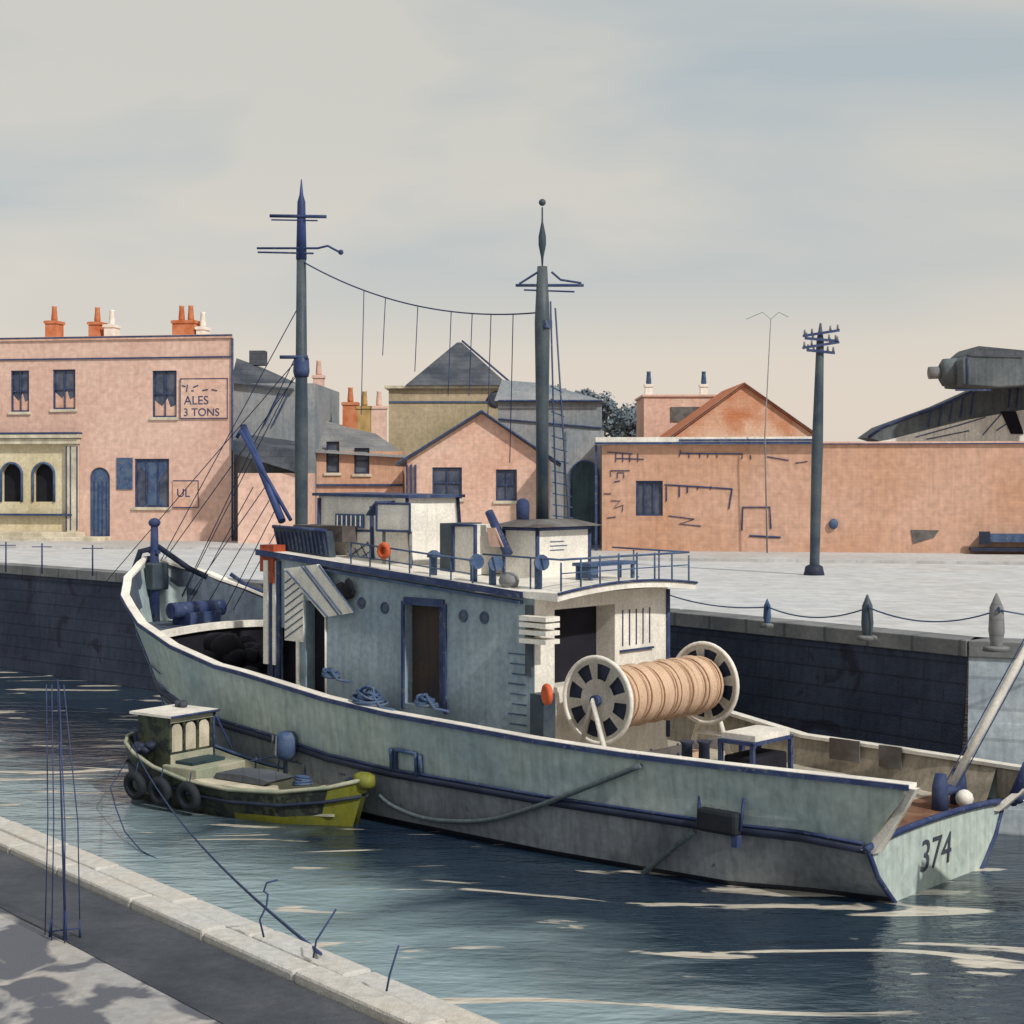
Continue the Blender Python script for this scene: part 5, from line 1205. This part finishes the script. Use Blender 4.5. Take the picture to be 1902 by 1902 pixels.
for k in range(4): m.torus((0, 0, .03+k*.05), (random.uniform(-.2, .2), .1, 1), .2-.02*k, .03, 16, 6)
solo(m, 'rope_coil', 'blue', lw(4.7, .35, .58), 'small blue rope coil inside the green launch', 'rope')

# white dinghy bow peeking in at right
DF = Frame(8.45, 26.7, .97, -.24)
dn = fthing('white_dinghy', 'white boat bow just entering the picture at the right edge', 'boat', DF)
DSs = [(0, .05, 2.15), (.4, .45, 2.05), (1.1, .85, 1.95), (2.5, 1.15, 1.85), (4.5, 1.2, 1.8), (6, 1.0, 1.85)]
m = MB(); sec_ = []
for s_, w_, zg in DSs:
    sec_.append([(s_+(.8*(1-f_)*(1 if s_ < 2 else 0)), w_*(.45+.55*f_), -.3+(zg+.3)*f_) for f_ in (0, .33, .66, 1)])
for sg in (-1, 1):
    for a, b_ in zip(sec_, sec_[1:]):
        for j in range(3): f = m.face([(x, sg*y, z) for x, y, z in (a[j], b_[j], b_[j+1], a[j+1])]); f.smooth = True
m.face([(p[3][0], p[3][1], p[3][2]-.25) for p in sec_]+[(p[3][0], -p[3][1], p[3][2]-.25) for p in sec_[::-1]])
m.face([(sec_[-1][j][0], sec_[-1][j][1], sec_[-1][j][2]) for j in range(4)]+[(sec_[-1][j][0], -sec_[-1][j][1], sec_[-1][j][2]) for j in range(3, -1, -1)])
m.build('hull', 'white', dn)
m = MB()
for sg in (-1, 1): m.tube([(p[3][0], sg*p[3][1], p[3][2]) for p in sec_], .04, 6)
m.build('gunwale', 'ink', dn)

# ------------------------------------------------------------------ near-quay items
base = ground_pt(122, 1745)
tpod = thing('iron_tripod', 'thin dark iron pole with stays standing on the near quay at lower left', 'tripod', (*base, QZ))
d = base[1]; hh = (1745-1262)*d/F_PX
MB().tube([(0, 0, 0), (-.03, 0, hh*.5), (-.06, 0, hh)], [.011, .008, .005], 8).build('pole', 'ink', tpod)
for dx, dy, hb2 in ((-.19, .12, .1), (-.1, -.02, .0), (.1, .03, .0), (.02, -.1, .0)):
    MB().tube([(dx, dy, .0), (dx*.85, dy*.8, hh*.45), (-.06+dx*.45, 0, hh*.98)], .0045, 6).build('stay', 'ink', tpod)
MB().tube([(-.12, 0, .02), (-.1, -.02, .16)], .010, 6).tube([(.1, .03, .0), (.1, .02, .14)], .009, 6).tube([(0, -.02, -.0), (0, -.02, .22)], .016, 6).tube([(-.12, 0, .06), (.1, .02, .08)], .006, 6).build('foot', 'ink', tpod)
for i, (px_, py_, dx, hgt, lb) in enumerate(((490, 1738, .10, .42, 'curled iron mooring hook on the coping below the launch'), (582, 1776, .16, .34, 'leaning iron mooring rod in the middle of the coping'), (718, 1838, .08, .30, 'short leaning iron rod near the right end of the coping'))):
    p = ground_pt(px_, py_, QZ+.1)
    t = MB()
    if i == 0: t.tube([(0, 0, 0), (-.03, 0, hgt*.3), (.02, 0, hgt*.55), (.03, 0, hgt*.75), (.0, 0, hgt*.8), (.02, 0, hgt*.95), (dx, 0, hgt)], .008, 6)
    else: t.tube([(0, 0, 0), (.02, 0, hgt*.35), (dx, 0, hgt)], .008, 6)
    o = t.build('mooring_hook', 'ink'); o.location = (*p, QZ+.09); tag(o, lb, 'hook', 'iron hooks along the near coping')
# mooring line from launch to near quay
A = lw(.2, -.5, 1.2); e = ground_pt(596, 1772, QZ+.11); B_ = Vector((*e, QZ+.11))
pts = sag(A, B_, .35, 20); o = MB().tube([p-A for p in pts], .013, 6).build('mooring_rope', 'rope'); o.location = A; tag(o, 'thin blue mooring rope from the launch to the near quay coping', 'rope')
A = lw(-.1, -.2, .9); P = [(205, 1462), (215, 1500), (232, 1545), (262, 1580), (300, 1600)]
pts = []
for i, (a, b_) in enumerate(P):
    z = (.55, .35, .15, .03, -.02)[i]; d = (EYE-z)*F_PX/(b_-HOR); pts.append(Vector(((a-CX)/F_PX*d, d, z)))
pts = [lw(-.1, -.1, 1.0)]+pts
o = MB().tube([p-pts[0] for p in pts], .014, 6).build('mooring_rope', 'rope'); o.location = pts[0]; tag(o, 'slack thin rope trailing from the launch bow into the water', 'rope')

# ------------------------------------------------------------------ light
S = Vector((.66, -.75, 0)).normalized()*math.cos(R(40)); S.z = math.sin(R(40))
sun = bpy.data.lights.new('sun', 'SUN'); sun.energy = 2.8; sun.angle = R(1.5); sun.color = (1, .95, .87)
so = bpy.data.objects.new('sun', sun); COL.objects.link(so); so.rotation_euler = S.to_track_quat('Z', 'Y').to_euler(); so.location = (20, -20, 40)
w = bpy.data.worlds.new('World'); SC.world = w; w.use_nodes = True
nt = w.node_tree; N = nt.nodes; L = nt.links; bg = N['Background']; bg.inputs['Strength'].default_value = .1
sky = N.new('ShaderNodeTexSky'); sky.sky_type = 'NISHITA'; sky.sun_disc = False; sky.sun_elevation = R(40); sky.sun_rotation = math.atan2(S.x, S.y); sky.dust_density = 2
tc = N.new('ShaderNodeTexCoord'); mp = N.new('ShaderNodeMapping'); mp.inputs['Scale'].default_value = (1, 1, 3.2); mp.inputs['Location'].default_value = (3.1, 1.7, .35)
L.new(tc.outputs['Generated'], mp.inputs['Vector'])
n = N.new('ShaderNodeTexNoise'); n.inputs['Scale'].default_value = 2.6; n.inputs['Detail'].default_value = 5; n.inputs['Roughness'].default_value = .45; n.inputs['Distortion'].default_value = .4
L.new(mp.outputs['Vector'], n.inputs['Vector'])
sp = N.new('ShaderNodeSeparateXYZ'); L.new(tc.outputs['Generated'], sp.inputs[0])
# cloud colour: warm cream low, cooler grey higher, washed with blue-grey patches
r1 = N.new('ShaderNodeMapRange'); r1.inputs['From Min'].default_value = .03; r1.inputs['From Max'].default_value = .20; L.new(sp.outputs['Z'], r1.inputs['Value'])
c1 = N.new('ShaderNodeMix'); c1.data_type = 'RGBA'; c1.inputs['A'].default_value = (7.6, 6.65, 5.7, 1); c1.inputs['B'].default_value = (6.3, 6.05, 5.4, 1); L.new(r1.outputs[0], c1.inputs['Factor'])
r2 = N.new('ShaderNodeMapRange'); r2.inputs['From Min'].default_value = .44; r2.inputs['From Max'].default_value = .62; L.new(n.outputs['Fac'], r2.inputs['Value'])
# no wash right at the horizon
r3 = N.new('ShaderNodeMapRange'); r3.inputs['From Min'].default_value = .07; r3.inputs['From Max'].default_value = .15; L.new(sp.outputs['Z'], r3.inputs['Value'])
mu = N.new('ShaderNodeMath'); mu.operation = 'MULTIPLY'; L.new(r2.outputs[0], mu.inputs[0]); L.new(r3.outputs[0], mu.inputs[1])
c2 = N.new('ShaderNodeMix'); c2.data_type = 'RGBA'; L.new(c1.outputs['Result'], c2.inputs['A']); c2.inputs['B'].default_value = (4.5, 5.05, 5.25, 1); L.new(mu.outputs[0], c2.inputs['Factor'])
c3 = N.new('ShaderNodeMix'); c3.data_type = 'RGBA'; c3.inputs['Factor'].default_value = .88; L.new(sky.outputs[0], c3.inputs['A']); L.new(c2.outputs['Result'], c3.inputs['B'])
L.new(c3.outputs['Result'], bg.inputs['Color'])

# ------------------------------------------------------------------ camera
cam = bpy.data.cameras.new('camera'); co = bpy.data.objects.new('camera', cam); COL.objects.link(co)
co.location = (0, 0, EYE); co.rotation_euler = (R(90), 0, 0)
cam.sensor_width = 36; cam.lens = 36*F_PX/1902; cam.shift_y = -(951-HOR)/1902*-1*-1
cam.clip_end = 5000; cam.clip_start = .1
SC.camera = co
SC.view_settings.view_transform = 'Standard'; SC.view_settings.look = 'None'; SC.view_settings.exposure = 0.08; SC.view_settings.gamma = 1
SC.render.resolution_x = SC.render.resolution_y = 1024
SC.cycles.max_bounces = 6
